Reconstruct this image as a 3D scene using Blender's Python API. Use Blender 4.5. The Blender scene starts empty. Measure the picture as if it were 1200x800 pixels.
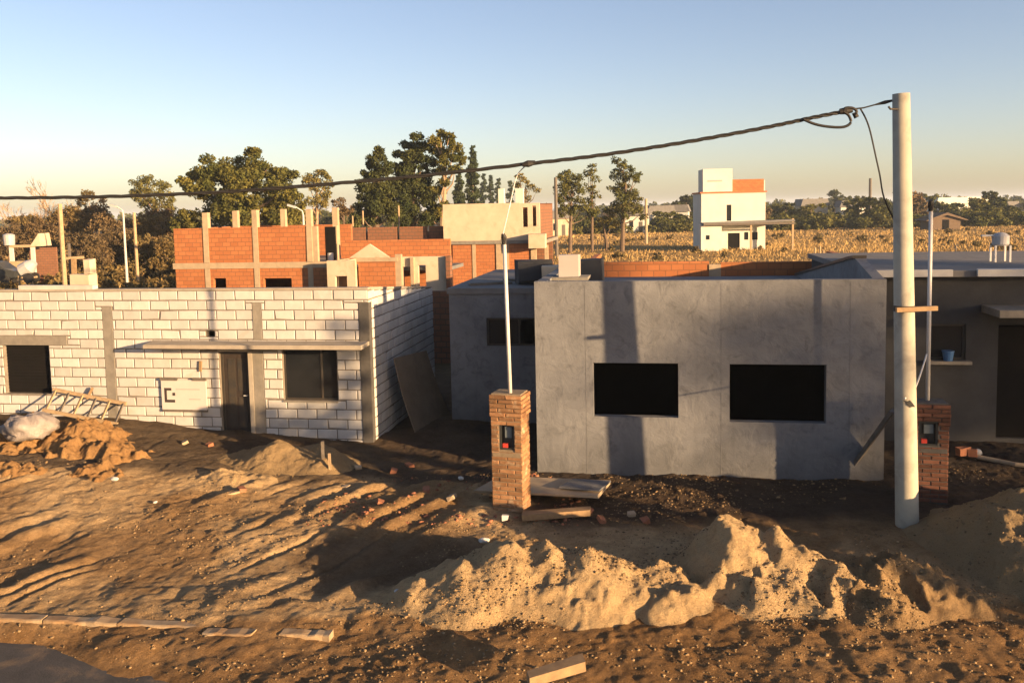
import bpy, math, random
import numpy as np
from mathutils import Vector, Matrix

SC = bpy.context.scene
COL = SC.collection
random.seed(7)
R_ = np.random.default_rng(11)

# ------------------------------------------------------------------ camera
CAM_H = 5.2
FPX = 1040.0
PITCH, ROLL, SHY = math.radians(5), math.radians(-1.2), -64 / 1200
RCAM = Matrix.Rotation(math.pi / 2 - PITCH, 4, 'X') @ Matrix.Rotation(ROLL, 4, 'Z')
cam_d = bpy.data.cameras.new('camera')
cam_d.sensor_width = 36
cam_d.lens = 36 * FPX / 1200
cam_d.shift_y = SHY
cam_d.clip_end = 9000
cam = bpy.data.objects.new('camera', cam_d)
COL.objects.link(cam)
cam.matrix_world = Matrix.Translation((0, 0, CAM_H)) @ RCAM
SC.camera = cam

# ------------------------------------------------------------------ sky, sun, exposure
SUN_AZ, SUN_EL = math.radians(127.4), math.radians(8.5)
world = bpy.data.worlds.new("World")
SC.world = world
world.use_nodes = True
wn = world.node_tree
sky = wn.nodes.new('ShaderNodeTexSky')
sky.sky_type = 'NISHITA'
sky.sun_disc = False
sky.sun_elevation = SUN_EL
sky.sun_rotation = SUN_AZ
sky.altitude = 0
sky.air_density = 0.8
sky.dust_density = 1.0
sky.ozone_density = 0.7
tint = wn.nodes.new('ShaderNodeMix'); tint.data_type = 'RGBA'; tint.blend_type = 'MULTIPLY'
tint.inputs[0].default_value = 1.0; tint.inputs[7].default_value = (1.012, .945, 1.05, 1)
wn.links.new(sky.outputs[0], tint.inputs[6]); wn.links.new(tint.outputs[2], wn.nodes['Background'].inputs[0])
wn.nodes['Background'].inputs[1].default_value = 0.0645
sun_d = bpy.data.lights.new('sun', 'SUN')
sun_d.energy = 5.0
sun_d.angle = math.radians(0.6)
sun_d.color = (1.0, 0.65, 0.335)
sun = bpy.data.objects.new('sun', sun_d)
COL.objects.link(sun)
SUND = Vector((math.sin(SUN_AZ) * math.cos(SUN_EL), math.cos(SUN_AZ) * math.cos(SUN_EL), math.sin(SUN_EL)))
sun.rotation_euler = (-SUND).to_track_quat('-Z', 'Y').to_euler()
sun.location = SUND * 60
SC.view_settings.view_transform = 'Standard'
SC.view_settings.look = 'None'
SC.view_settings.gamma = 1
SC.view_settings.use_curve_mapping = False
SC.view_settings.exposure = 1.75
SC.cycles.use_denoising = True
SC.cycles.max_bounces = 6

# ------------------------------------------------------------------ surveying helpers (photo pixel -> point in the place)
RC3 = RCAM.to_3x3()
def ray(px, py):
    return RC3 @ Vector(((px - 600) / FPX, -(py - 400) / FPX + SHY * 1200 / FPX, -1))
def G(px, py, z=0.0):
    d = ray(px, py)
    return Vector((0, 0, CAM_H)) + d * ((z - CAM_H) / d.z)
def D(px, py, y):
    d = ray(px, py)
    return Vector((0, 0, CAM_H)) + d * (y / d.y)
YAW = math.radians(-9.5)
class Frame:
    def __init__(s, o, yaw=YAW):
        s.o = Vector((o[0], o[1], 0)); s.yaw = yaw
        s.R = Matrix.Rotation(yaw, 3, 'Z')
    def at(s, px, py, yl=0.0):
        d = s.R.transposed() @ ray(px, py)
        c = s.R.transposed() @ (Vector((0, 0, CAM_H)) - s.o)
        return c + d * ((yl - c.y) / d.y)
    def w(s, p):
        return s.o + s.R @ Vector(p)

# ------------------------------------------------------------------ naming helpers
def tag(o, label=None, cat=None, group=None, kind=None):
    if label: o['label'] = label
    if cat: o['category'] = cat
    if group: o['group'] = group
    if kind: o['kind'] = kind
    return o
def thing(name, label, cat, loc=(0, 0, 0), rz=0.0, group=None):
    o = bpy.data.objects.new(name, None)
    COL.objects.link(o)
    o.location = loc
    o.rotation_euler = (0, 0, rz)
    return tag(o, label, cat, group)
def copy_tree(o, parent=None):
    c = o.copy(); COL.objects.link(c); c.parent = parent
    for ch in list(o.children):
        copy_tree(ch, c)
    return c

# ------------------------------------------------------------------ mesh builder
class MB:
    def __init__(s): s.v = []; s.f = []
    def add(s, vs, fs):
        n = len(s.v); s.v += [tuple(v) for v in vs]; s.f += [tuple(i + n for i in f) for f in fs]
    def box(s, x0, x1, y0, y1, z0, z1):
        s.add([(x0,y0,z0),(x1,y0,z0),(x1,y1,z0),(x0,y1,z0),(x0,y0,z1),(x1,y0,z1),(x1,y1,z1),(x0,y1,z1)],
              [(0,3,2,1),(4,5,6,7),(0,1,5,4),(1,2,6,5),(2,3,7,6),(3,0,4,7)])
    def obox(s, c, sx, sy, sz, rot):
        R = rot
        vs = []
        for dz in (-.5,.5):
            for dx, dy in ((-.5,-.5),(.5,-.5),(.5,.5),(-.5,.5)):
                vs.append(Vector(c) + R @ Vector((dx*sx, dy*sy, dz*sz)))
        s.add(vs, [(0,3,2,1),(4,5,6,7),(0,1,5,4),(1,2,6,5),(2,3,7,6),(3,0,4,7)])
    def bar(s, a, b, w, h, roll=0.0):
        a, b = Vector(a), Vector(b); d = (b - a)
        q = d.to_track_quat('X', 'Z').to_matrix() @ Matrix.Rotation(roll, 3, 'X')
        s.obox((a + b) / 2, d.length, w, h, q)
    def tube(s, pts, rad, n=8, cap=True):
        pts = [Vector(p) for p in pts]
        if not hasattr(rad, '__len__'): rad = [rad] * len(pts)
        base = len(s.v); up = Vector((0.13, 0.21, 0.97))
        for i, p in enumerate(pts):
            t = (pts[min(i+1, len(pts)-1)] - pts[max(i-1, 0)]).normalized()
            a = t.cross(up if abs(t.dot(up)) < .95 else Vector((1, 0, 0))).normalized(); b = t.cross(a)
            for k in range(n):
                an = 2 * math.pi * k / n
                s.v.append(tuple(p + (a * math.cos(an) + b * math.sin(an)) * rad[i]))
        for i in range(len(pts) - 1):
            for k in range(n):
                a0 = base + i*n + k; a1 = base + i*n + (k+1) % n
                s.f.append((a0, a1, a1 + n, a0 + n))
        if cap:
            s.f.append(tuple(base + k for k in range(n))[::-1])
            s.f.append(tuple(base + (len(pts)-1)*n + k for k in range(n)))
    def prism(s, poly, axis, a0, a1):
        """poly: list of 2D points; axis 'x','y' or 'z' = extrusion axis"""
        def P(u, v, w):
            return {'x': (w, u, v), 'y': (u, w, v), 'z': (u, v, w)}[axis]
        n = len(poly)
        vs = [P(u, v, a0) for u, v in poly] + [P(u, v, a1) for u, v in poly]
        fs = [tuple(range(n)), tuple(range(2*n-1, n-1, -1))] + [(i, i+n, (i+1) % n + n, (i+1) % n) for i in range(n)]
        s.add(vs, fs)
    def wall(s, x0, x1, z0, z1, y0, y1, holes=(), vert=False):
        """wall in the XZ plane between y0 (front) and y1 with rectangular holes (hx0,hx1,hz0,hz1)"""
        xs = sorted({x0, x1, *[c for h in holes for c in h[:2] if x0 <= c <= x1]})
        zs = sorted({z0, z1, *[c for h in holes for c in h[2:] if z0 <= c <= z1]})
        def solid(i, j):
            if i < 0 or j < 0 or i >= len(xs)-1 or j >= len(zs)-1: return False
            cx, cz = (xs[i]+xs[i+1])/2, (zs[j]+zs[j+1])/2
            return not any(h[0] < cx < h[1] and h[2] < cz < h[3] for h in holes)
        idx = {}
        def V(x, y, z):
            k = (x, y, z)
            if k not in idx:
                idx[k] = len(s.v); s.v.append(k)
            return idx[k]
        for i in range(len(xs)-1):
            for j in range(len(zs)-1):
                if not solid(i, j): continue
                a, b, c, d = xs[i], xs[i+1], zs[j], zs[j+1]
                s.f.append((V(a,y0,c), V(b,y0,c), V(b,y0,d), V(a,y0,d)))
                s.f.append((V(b,y1,c), V(a,y1,c), V(a,y1,d), V(b,y1,d)))
                if not solid(i-1, j): s.f.append((V(a,y1,c), V(a,y0,c), V(a,y0,d), V(a,y1,d)))
                if not solid(i+1, j): s.f.append((V(b,y0,c), V(b,y1,c), V(b,y1,d), V(b,y0,d)))
                if not solid(i, j-1): s.f.append((V(a,y1,c), V(b,y1,c), V(b,y0,c), V(a,y0,c)))
                if not solid(i, j+1): s.f.append((V(a,y0,d), V(b,y0,d), V(b,y1,d), V(a,y1,d)))
    def rotz(s, a, o=(0, 0)):
        c, si = math.cos(a), math.sin(a)
        s.v = [(o[0] + (x-o[0])*c - (y-o[1])*si, o[1] + (x-o[0])*si + (y-o[1])*c, z) for x, y, z in s.v]
        return s
    def jitter(s, a):
        s.v = [(x + random.uniform(-a, a), y + random.uniform(-a, a), z + random.uniform(-a, a)) for x, y, z in s.v]
        return s
    def build(s, name, m, parent=None, smooth=False, loc=None):
        me = bpy.data.meshes.new(name)
        me.from_pydata(s.v, [], s.f)
        if m: me.materials.append(m)
        if smooth: me.shade_smooth()
        o = bpy.data.objects.new(name, me)
        COL.objects.link(o)
        o.parent = parent
        if loc is not None: o.location = loc
        return o

def np_mesh(name, V, F, m, parent=None, smooth=False, attr=None):
    """V (n,3), F (k,3|4) numpy -> mesh object"""
    me = bpy.data.meshes.new(name)
    k = F.shape[1]
    me.vertices.add(len(V)); me.vertices.foreach_set('co', np.ascontiguousarray(V, np.float32).ravel())
    me.loops.add(F.size); me.loops.foreach_set('vertex_index', np.ascontiguousarray(F, np.int32).ravel())
    me.polygons.add(len(F)); me.polygons.foreach_set('loop_start', np.arange(0, F.size, k, dtype=np.int32))
    if attr:
        for an, val in attr.items():
            if val.ndim == 1:
                a = me.attributes.new(an, 'FLOAT', 'POINT'); a.data.foreach_set('value', val.astype(np.float32))
            else:
                a = me.attributes.new(an, 'FLOAT_COLOR', 'POINT')
                c = np.ones((len(val), 4), np.float32); c[:, :3] = val; a.data.foreach_set('color', c.ravel())
    me.update(calc_edges=True)
    me.validate()
    if smooth: me.shade_smooth()
    if m: me.materials.append(m)
    o = bpy.data.objects.new(name, me)
    COL.objects.link(o); o.parent = parent
    return o

# ------------------------------------------------------------------ materials
class NT:
    def __init__(s, m):
        m.use_nodes = True; s.t = m.node_tree; s.n = s.t.nodes; s.l = s.t.links; s.b = s.n['Principled BSDF']
    def new(s, t, **k):
        n = s.n.new(t)
        for a, v in k.items(): setattr(n, a, v)
        return n
    def noise(s, vec, scale, detail=4, rough=.6, dist=0):
        n = s.new('ShaderNodeTexNoise'); n.inputs['Scale'].default_value = scale
        n.inputs['Detail'].default_value = detail; n.inputs['Roughness'].default_value = rough
        n.inputs['Distortion'].default_value = dist
        if vec: s.l.new(vec, n.inputs['Vector'])
        return n.outputs['Fac']
    def rng(s, v, a, b, c=0.0, d=1.0):
        n = s.new('ShaderNodeMapRange'); s.l.new(v, n.inputs[0])
        for i, x in enumerate((a, b, c, d)): n.inputs[i+1].default_value = x
        return n.outputs[0]
    def mix(s, fac, a, b, mode='MIX'):
        n = s.new('ShaderNodeMix', data_type='RGBA', blend_type=mode)
        for sock, v in ((n.inputs[0], fac), (n.inputs[6], a), (n.inputs[7], b)):
            if isinstance(v, (int, float)): sock.default_value = v
            elif isinstance(v, tuple): sock.default_value = (*v[:3], 1)
            else: s.l.new(v, sock)
        return n.outputs[2]
    def math(s, op, a, b=0.0):
        n = s.new('ShaderNodeMath', operation=op)
        for i, v in enumerate((a, b)):
            if isinstance(v, (int, float)): n.inputs[i].default_value = v
            else: s.l.new(v, n.inputs[i])
        return n.outputs[0]
    def bump(s, h, strength=.3, dist=.02, prev=None):
        n = s.new('ShaderNodeBump'); n.inputs['Strength'].default_value = strength; n.inputs['Distance'].default_value = dist
        s.l.new(h, n.inputs['Height'])
        if prev: s.l.new(prev, n.inputs['Normal'])
        return n.outputs[0]
    def obj(s): return s.new('ShaderNodeTexCoord').outputs['Object']
    def done(s, col=None, rough=None, nrm=None):
        if col is not None: s.l.new(col, s.b.inputs['Base Color'])
        if rough is not None: s.b.inputs['Roughness'].default_value = rough
        if nrm is not None: s.l.new(nrm, s.b.inputs['Normal'])
        s.b.inputs['Specular IOR Level'].default_value = .25

def mat(name, c1, c2=None, scale=4, rough=.85, bump=.0, bscale=30, bdist=.01, island=0.0, metal=0.0, patch=None):
    m = bpy.data.materials.new(name); t = NT(m); v = t.obj()
    c2 = c2 or tuple(c * .8 for c in c1)
    col = t.mix(t.rng(t.noise(v, scale, 6, .65), .32, .68), c1, c2)
    if patch:
        col = t.mix(t.rng(t.noise(v, patch[1], 5, .6, .6), patch[2], patch[3]), col, patch[0])
    if island:
        g = t.new('ShaderNodeNewGeometry').outputs['Random Per Island']
        col = t.mix(1.0, col, t.mix(g, (1-island,)*3, (1+island*.6,)*3), 'MULTIPLY')
    nrm = t.bump(t.noise(v, bscale, 5, .7), bump, bdist) if bump else None
    t.done(col, rough, nrm)
    t.b.inputs['Metallic'].default_value = metal
    return m

def brick_mat(name, c1, c2, mortar, bw, bh, ms, rough=.9, bump=.4, ribs=0.0, zoff=0.0):
    m = bpy.data.materials.new(name); t = NT(m); v = t.obj()
    sp = t.new('ShaderNodeSeparateXYZ'); t.l.new(v, sp.inputs[0])
    cb = t.new('ShaderNodeCombineXYZ')
    t.l.new(t.math('ADD', sp.outputs[0], sp.outputs[1]), cb.inputs[0])
    t.l.new(t.math('ADD', sp.outputs[2], zoff), cb.inputs[1])
    b = t.new('ShaderNodeTexBrick'); t.l.new(cb.outputs[0], b.inputs['Vector'])
    b.inputs['Scale'].default_value = 1; b.inputs['Mortar Size'].default_value = ms
    b.inputs['Brick Width'].default_value = bw; b.inputs['Row Height'].default_value = bh
    b.inputs['Mortar Smooth'].default_value = .2; b.inputs['Bias'].default_value = -.1
    b.inputs['Color1'].default_value = (*c1, 1); b.inputs['Color2'].default_value = (*c2, 1); b.inputs['Mortar'].default_value = (*mortar, 1)
    col = t.mix(t.rng(t.noise(v, 1.1, 5, .6), .35, .7, 0, .35), b.outputs['Color'], tuple(c * .62 for c in c1))
    col = t.mix(t.rng(t.noise(v, 9, 4, .6), .5, .75, 0, .3), col, mortar)
    h = t.math('MULTIPLY', b.outputs['Fac'], -1)
    t.done(col, rough, t.bump(h, bump, .02))
    return m

M = {}
M['mortar'] = mat('grey_mortar', (.20, .175, .145), (.135, .12, .10), 6, .95, .4, 40)
M['block'] = mat('white_block', (.47, .46, .435), (.39, .38, .36), 3, .9, .35, 45, .008, island=.16, patch=((.37, .33, .28), 1.3, .60, .80))
M['concrete'] = mat('raw_concrete', (.22, .20, .17), (.15, .14, .12), 5, .9, .35, 30, .01)
M['concrete_dark'] = mat('dark_concrete', (.085, .08, .075), (.055, .053, .05), 5, .9, .35, 30, .01)  # darker copy of the raw concrete
M['beam'] = mat('pale_concrete_beam', (.33, .295, .24), (.25, .22, .18), 4, .9, .3, 20, .01)
M['kerb'] = mat('worn_kerb', (.36, .28, .18), (.24, .17, .10), 3, .9, .5, 25, .015, patch=((.26, .165, .085), 2.2, .45, .6))
M['black'] = mat('dark_interior', (.012, .011, .011), (.008, .008, .008), 3, .95)  # near-black colour carries the darkness of unlit rooms; doors use it too
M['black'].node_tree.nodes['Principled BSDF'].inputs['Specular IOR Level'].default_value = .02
M['render_joint'] = mat('render_joint', (.145, .147, .15), (.11, .112, .116), 3, .9, .3, 20)
M['wood'] = mat('raw_timber', (.28, .19, .10), (.20, .13, .07), 8, .8, .3, 25)
M['wood_pale'] = mat('pale_timber', (.38, .28, .17), (.28, .20, .115), 8, .8, .3, 25)
M['wood_grey'] = mat('weathered_timber', (.14, .12, .10), (.09, .078, .065), 8, .85, .3, 25)
M['plywood'] = mat('plywood_sheet', (.17, .13, .09), (.12, .095, .065), 3, .8, .2, 20)
M['door'] = mat('dark_door', (.045, .035, .03), (.03, .025, .022), 5, .35)
M['iron'] = mat('dark_iron', (.03, .03, .03), (.05, .04, .03), 6, .5)
M['glass'] = mat('dark_glass', (.010, .012, .015), (.016, .018, .021), 2, .12)
M['white_paint'] = mat('white_paint', (.5, .49, .46), (.4, .39, .36), 3, .7, .15, 20)
M['sign_white'] = mat('sign_face', (.50, .46, .43), (.44, .41, .38), 2, .5)
M['sign_grey'] = mat('sign_faint_print', (.36, .33, .31), (.33, .30, .28), 2, .5)
M['sign_dark'] = mat('sign_print', (.05, .04, .035), (.04, .03, .03), 2, .5)
M['pole'] = mat('pole_concrete', (.38, .355, .28), (.31, .29, .235), 3, .85, .25, 35, .006, patch=((.22, .20, .165), 2.2, .5, .72))
M['pipe'] = mat('galvanised_pipe', (.55, .54, .52), (.44, .43, .41), 6, .45)
M['cable'] = mat('black_cable', (.02, .02, .02), (.03, .028, .026), 6, .6)
M['plastic'] = mat('pale_plastic_sack', (.27, .24, .225), (.18, .16, .15), 6, .45, .6, 9, .05)
M['red'] = mat('red_plastic', (.55, .06, .04), (.4, .05, .04), 6, .4)
M['blue'] = mat('blue_plastic', (.05, .13, .30), (.04, .1, .22), 6, .4)
M['meter'] = mat('meter_box', (.04, .045, .045), (.03, .03, .03), 6, .3)
M['meter_glass'] = mat('meter_glass', (.16, .19, .20), (.10, .12, .13), 6, .15)
M['tarmac'] = mat('asphalt', (.075, .07, .066), (.05, .047, .045), 3, .9, .8, 30, .02, patch=((.20, .14, .085), 1.4, .5, .72))
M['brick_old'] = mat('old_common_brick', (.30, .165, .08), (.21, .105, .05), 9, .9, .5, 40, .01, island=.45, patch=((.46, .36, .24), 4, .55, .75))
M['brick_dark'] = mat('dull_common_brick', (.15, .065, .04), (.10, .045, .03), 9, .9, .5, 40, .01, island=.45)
M['pillar_mortar'] = mat('pale_mortar', (.24, .185, .12), (.17, .13, .085), 9, .95, .5, 40)
M['hollow'] = brick_mat('hollow_clay_brick', (.39, .15, .058), (.31, .11, .042), (.21, .095, .045), .36, .19, .016)
M['hollow_dull'] = brick_mat('weathered_hollow_brick', (.22, .10, .055), (.18, .08, .045), (.11, .075, .05), .36, .19, .02)
M['frame_conc'] = mat('sunlit_frame_concrete', (.38, .295, .195), (.29, .225, .15), 4, .9, .3, 15)  # concrete with a warm sunlit tone put into its colour
M['cream'] = mat('cream_render', (.50, .42, .31), (.41, .34, .245), 1.6, .9, .25, 12, patch=((.33, .24, .15), .9, .55, .75))
M['roof_grey'] = mat('roof_screed', (.17, .165, .16), (.12, .118, .115), 2, .9, .3, 12)
M['roof_tile'] = mat('terracotta', (.45, .16, .07), (.33, .11, .05), 5, .9, .3, 12)
M['far_white'] = mat('lime_wash', (.54, .54, .49), (.47, .47, .42), .6, .85)
M['tank'] = mat('white_tank', (.38, .38, .38), (.31, .31, .31), 3, .4)
M['brick_rubble'] = mat('broken_brick', (.33, .14, .075), (.22, .09, .05), 12, .9, .4, 30, island=.4)

# plaster of the grey house: cement render, patchy, trowel marks, darker towards the foot
m = bpy.data.materials.new('cement_render'); t = NT(m); v = t.obj()
col = t.mix(t.rng(t.noise(v, .9, 6, .65, .5), .3, .7), (.19, .196, .206), (.118, .123, .132))
col = t.mix(t.rng(t.noise(v, 3.3, 6, .7, 1.0), .52, .72, 0, .7), col, (.07, .073, .078))
sp = t.new('ShaderNodeSeparateXYZ'); t.l.new(v, sp.inputs[0])
foot_z = t.math('ADD', sp.outputs[2], t.rng(t.noise(v, 2.2, 4, .6), .2, .8, -.35, .35))
col = t.mix(t.rng(foot_z, .15, .75, .55, 0), col, (.085, .087, .09))
mp = t.new('ShaderNodeMapping'); t.l.new(v, mp.inputs[0]); mp.inputs['Scale'].default_value = (6, 6, .5)
col = t.mix(t.rng(t.noise(mp.outputs[0], 1, 4, .6), .55, .8, 0, .35), col, (.07, .072, .076))
n1 = t.bump(t.noise(v, 2.6, 5, .6, .8), .45, .05)
t.done(col, .9, t.bump(t.noise(v, 26, 5, .7), .35, .012, n1)); M['render'] = m
M['render_dark'] = mat('dark_cement_render', (.05, .052, .056), (.033, .034, .037), 1.3, .9, .35, 20, patch=((.035, .036, .038), .9, .52, .75))

def soil_mat(name, use_attr, c1=None, c2=None, c3=None):
    m = bpy.data.materials.new(name); t = NT(m); v = t.obj()
    if use_attr:
        a = t.new('ShaderNodeAttribute', attribute_name='soil'); base = a.outputs['Color']
        col = t.mix(t.rng(t.noise(v, 2.3, 6, .7), .35, .65, 0, .8), base, t.mix(1.0, base, (.5, .45, .4), 'MULTIPLY'))
        col = t.mix(t.rng(t.noise(v, 14, 5, .7), .45, .7, 0, .55), col, t.mix(1.0, base, (1.25, 1.2, 1.15), 'MULTIPLY'))
    else:
        col = t.mix(t.rng(t.noise(v, 2.0, 6, .7), .33, .68), c1, c2)
        col = t.mix(t.rng(t.noise(v, 6.5, 5, .7, .5), .55, .72, 0, .7), col, c3)
    col = t.mix(t.rng(t.noise(v, 55, 4, .7), .5, .75, 0, .45), col, (.06, .038, .022))
    n1 = t.bump(t.noise(v, 9, 6, .8), .9, .09)
    t.done(col, .95, t.bump(t.noise(v, 38, 5, .8), .8, .03, n1))
    t.b.inputs['Specular IOR Level'].default_value = .1
    return m
M['ground'] = soil_mat('earth', True)
M['sand'] = soil_mat('sand', False, (.50, .36, .195), (.42, .29, .15), (.28, .18, .09))
M['sand_fine'] = soil_mat('fine_sand', False, (.33, .235, .125), (.28, .195, .10), (.21, .14, .07))
M['earth_heap'] = soil_mat('dug_earth', False, (.36, .215, .09), (.25, .14, .06), (.14, .075, .035))
M['rubble_soil'] = soil_mat('rubble_soil', False, (.34, .23, .115), (.22, .14, .07), (.11, .065, .035))
M['clod'] = mat('clods', (.27, .185, .095), (.18, .12, .06), 3, .95, .5, 30, island=.5)
M['tuft'] = mat('dry_grass_blades', (.42, .285, .115), (.34, .225, .085), .12, .9, island=.18)

def leaf_mat(name, c1, c2, isl=.4, trans=.25):
    m = bpy.data.materials.new(name); t = NT(m)
    g = t.new('ShaderNodeNewGeometry').outputs['Random Per Island']
    ob = t.new('ShaderNodeObjectInfo').outputs['Random']
    col = t.mix(t.rng(t.noise(t.obj(), .45, 3, .6), .35, .65), c1, c2)
    col = t.mix(1.0, col, t.mix(g, (1-isl,)*3, (1+isl,)*3), 'MULTIPLY')
    col = t.mix(1.0, col, t.mix(ob, (.8, .85, .85), (1.2, 1.1, 1.0)), 'MULTIPLY')
    t.done(col, .8)
    tr = t.new('ShaderNodeBsdfTranslucent'); t.l.new(col, tr.inputs[0])
    mx = t.new('ShaderNodeMixShader'); mx.inputs[0].default_value = trans
    t.l.new(t.b.outputs[0], mx.inputs[1]); t.l.new(tr.outputs[0], mx.inputs[2])
    t.l.new(mx.outputs[0], t.n['Material Output'].inputs[0])
    return m
M['leaf_dark'] = leaf_mat('dark_leaves', (.050, .064, .016), (.118, .112, .026))
M['leaf_pine'] = leaf_mat('pine_needles', (.028, .044, .016), (.074, .080, .022))
M['leaf_yellow'] = leaf_mat('olive_leaves', (.12, .115, .03), (.19, .155, .045))
M['leaf_cypress'] = leaf_mat('cypress_leaves', (.03, .05, .022), (.05, .065, .025))
M['leaf_brown'] = leaf_mat('dry_brown_leaves', (.115, .080, .043), (.165, .112, .052))
M['leaf_ochre'] = leaf_mat('ochre_leaves', (.15, .108, .042), (.115, .09, .036))
M['bark'] = mat('bark', (.14, .10, .07), (.09, .065, .045), 4, .95)
M['bark_pale'] = mat('pale_bark', (.34, .25, .17), (.24, .17, .11), 4, .95)

# ------------------------------------------------------------------ noise
def vnoise(x, y, seed):
    xi = np.floor(x).astype(np.int64); yi = np.floor(y).astype(np.int64)
    fx = x - xi; fy = y - yi
    fx = fx*fx*fx*(fx*(fx*6-15)+10); fy = fy*fy*fy*(fy*(fy*6-15)+10)
    def h(a, b):
        n = (a * 374761393 + b * 668265263 + seed * 974711) & 0xffffffff
        n = ((n ^ (n >> 13)) * 1274126177) & 0xffffffff
        n = ((n ^ (n >> 16)) * 2246822519) & 0xffffffff
        return ((n ^ (n >> 15)) & 0xffffff) / 16777215.0
    a, b, c, d = h(xi, yi), h(xi+1, yi), h(xi, yi+1), h(xi+1, yi+1)
    return (a + (b-a)*fx + (c-a)*fy + (a-b-c+d)*fx*fy) * 2 - 1
def fbm(x, y, sc, octs=4, seed=1, gain=.5):
    r = np.zeros_like(x); a = 1.0; s = 0.0
    for o in range(octs):
        f = 2.0**o / sc
        r += a * vnoise(x*f + 17.3*o, y*f - 9.1*o, seed + o*7); s += a; a *= gain
    return r / s
def ridged(x, y, sc, octs=3, seed=1):
    r = np.zeros_like(x); a = 1.0; s = 0
    for o in range(octs):
        f = 2.0**o / sc
        r += a * (1 - np.abs(vnoise(x*f + 5.7*o, y*f + 3.3*o, seed + o*5))*2); s += a; a *= .5
    return r / s
def sstep(a, b, x):
    t_ = np.clip((x-a)/(b-a), 0, 1); return t_*t_*(3-2*t_)

# ------------------------------------------------------------------ ground
def ground_h(x, y):
    warp = fbm(x, y, 2.0, 2, 31)*.5
    near = sstep(26, 16, y)
    z = fbm(x, y, 1.8, 3, 3)*.055
    z += (np.abs(fbm(x, y, .5, 2, 5))*2 - .5)*.024
    z += (.5 - np.abs(fbm(x + warp*.3, y, .20, 3, 9))*2.4)*.009*near
    z += fbm(x, y, .085, 2, 19)*.010*near
    z += .50*sstep(-2.5, -11, x)*sstep(11.5, 17, y)*sstep(60, 30, y)
    z += np.maximum(fbm(x, y, .16, 2, 23) - .22, 0)*.045*near*(.4 + .6*sstep(-.1, .4, fbm(x, y, 1.5, 2, 24)))
    # wheel ruts running from the street towards the house
    p = x*.84 - y*.545
    rut = np.abs(vnoise((p + warp*.5)/.28, (x*.545+y*.84)/3.0, 41))*2 - .7
    rm = sstep(11.4, 12.2, y) * sstep(17.3, 16.2, y) * sstep(1.5, -.5, x) * sstep(-14, -11, x)
    rm = rm*sstep(-.35, .35, fbm(x, y, 2.6, 2, 43))
    z += rut*.062*rm
    # the strip falls to the street
    # soil dumped on the street to the right of the open asphalt
    s = (x + 6.52)*.49 + (y - 10.73)*.872 + fbm(x, y, .7, 3, 51)*.16
    spill = sstep(-.05, .9, s)*sstep(9, 8, x)*sstep(7.5, 8.3, y)
    st = sstep(11.3, 10.7, y)
    z = z*(1-st*(1-spill)*.85) - st*(1-spill)*.225 - st*spill*.04
    # hollow left of the long sand heap, deepened for a darker shadow
    z -= .16*np.exp(-(((x+2.2)/2.0)**2 + ((y-12.9)/1.0)**2))
    z += sstep(30, 60, y)*fbm(x, y, 30, 3, 61)*.22 + sstep(90, 400, y)*fbm(x, y, 160, 2, 62)*.6
    return z
def axis(fine0, fine1, step, lo, hi, g=1.12):
    a = list(np.arange(fine0, fine1, step)); st = step
    x = a[-1]; up = []
    while x < hi: st = min(st*g, 220); x += st; up.append(x)
    st = step; x = a[0]; dn = []
    while x > lo: st = min(st*g, 220); x -= st; dn.append(x)
    return np.array(dn[::-1] + a + up)
gx = axis(-13.0, 10.5, .036, -2600, 2600)
gy = axis(8.8, 20.5, .036, -60, 4200)
X, Y = np.meshgrid(gx, gy)
Z = ground_h(X, Y)
def grid_faces(nx, ny, keep=None):
    i = np.arange(nx*ny).reshape(ny, nx)
    q = np.stack([i[:-1,:-1], i[:-1,1:], i[1:,1:], i[1:,:-1]], -1).reshape(-1, 4)
    return q if keep is None else q[keep[q].all(1)]
def lerp(a, b, w): return a[None,None,:]*(1-w[...,None]) + b[None,None,:]*w[...,None] if a.ndim == 1 else a*(1-w[...,None]) + b*w[...,None]
c = lambda *a: np.array(a)
soil = lerp(c(.56,.395,.21), c(.32,.205,.10), sstep(-.3, .4, fbm(X, Y, 1.9, 4, 71)))
bc = lambda *a: np.broadcast_to(np.array(a), soil.shape)
soil = lerp(soil, bc(.055,.042,.034), sstep(-.1, .6, X*.9 + .6 + fbm(X, Y, 1.2, 3, 72))*sstep(13.4, 14.6, Y + fbm(X, Y, 1.0, 3, 77)*.5)*sstep(24, 22, Y)*.9)  # yard shade put into the soil colour as a darker tone
soil = lerp(soil, bc(.13,.092,.058), sstep(1.6, .3, ((X+2.0)/2.1)**2 + ((Y-13.0)/1.0)**2 + fbm(X, Y, .9, 3, 79)*.8)*.75)  # shadow left of the long sand heap, painted into the soil colour
soil = lerp(soil, bc(.06,.05,.042), sstep(16.3, 17.3, Y + fbm(X, Y, 1.0, 3, 73)*.8)*.85)  # shade close to the houses, also painted as darker soil
soil = lerp(soil, bc(.27,.155,.065), sstep(11.3, 10.95, Y + fbm(X, Y, .8, 3, 74)*.3)*.8)
soil = lerp(soil, bc(.10,.075,.035), sstep(24, 30, Y)*.85)
fieldc = lerp(c(.40,.27,.10), c(.30,.20,.075), sstep(-.2, .4, fbm(X, Y, 14, 4, 75)))
soil = lerp(soil, fieldc, sstep(48, 62, Y + fbm(X, Y, 12, 2, 76)*6))
soil = lerp(soil, bc(.06,.052,.027), sstep(170, 260, Y))
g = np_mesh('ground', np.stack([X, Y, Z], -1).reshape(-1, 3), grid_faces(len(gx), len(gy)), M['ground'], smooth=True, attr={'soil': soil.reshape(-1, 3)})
tag(g, kind='structure')
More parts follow.
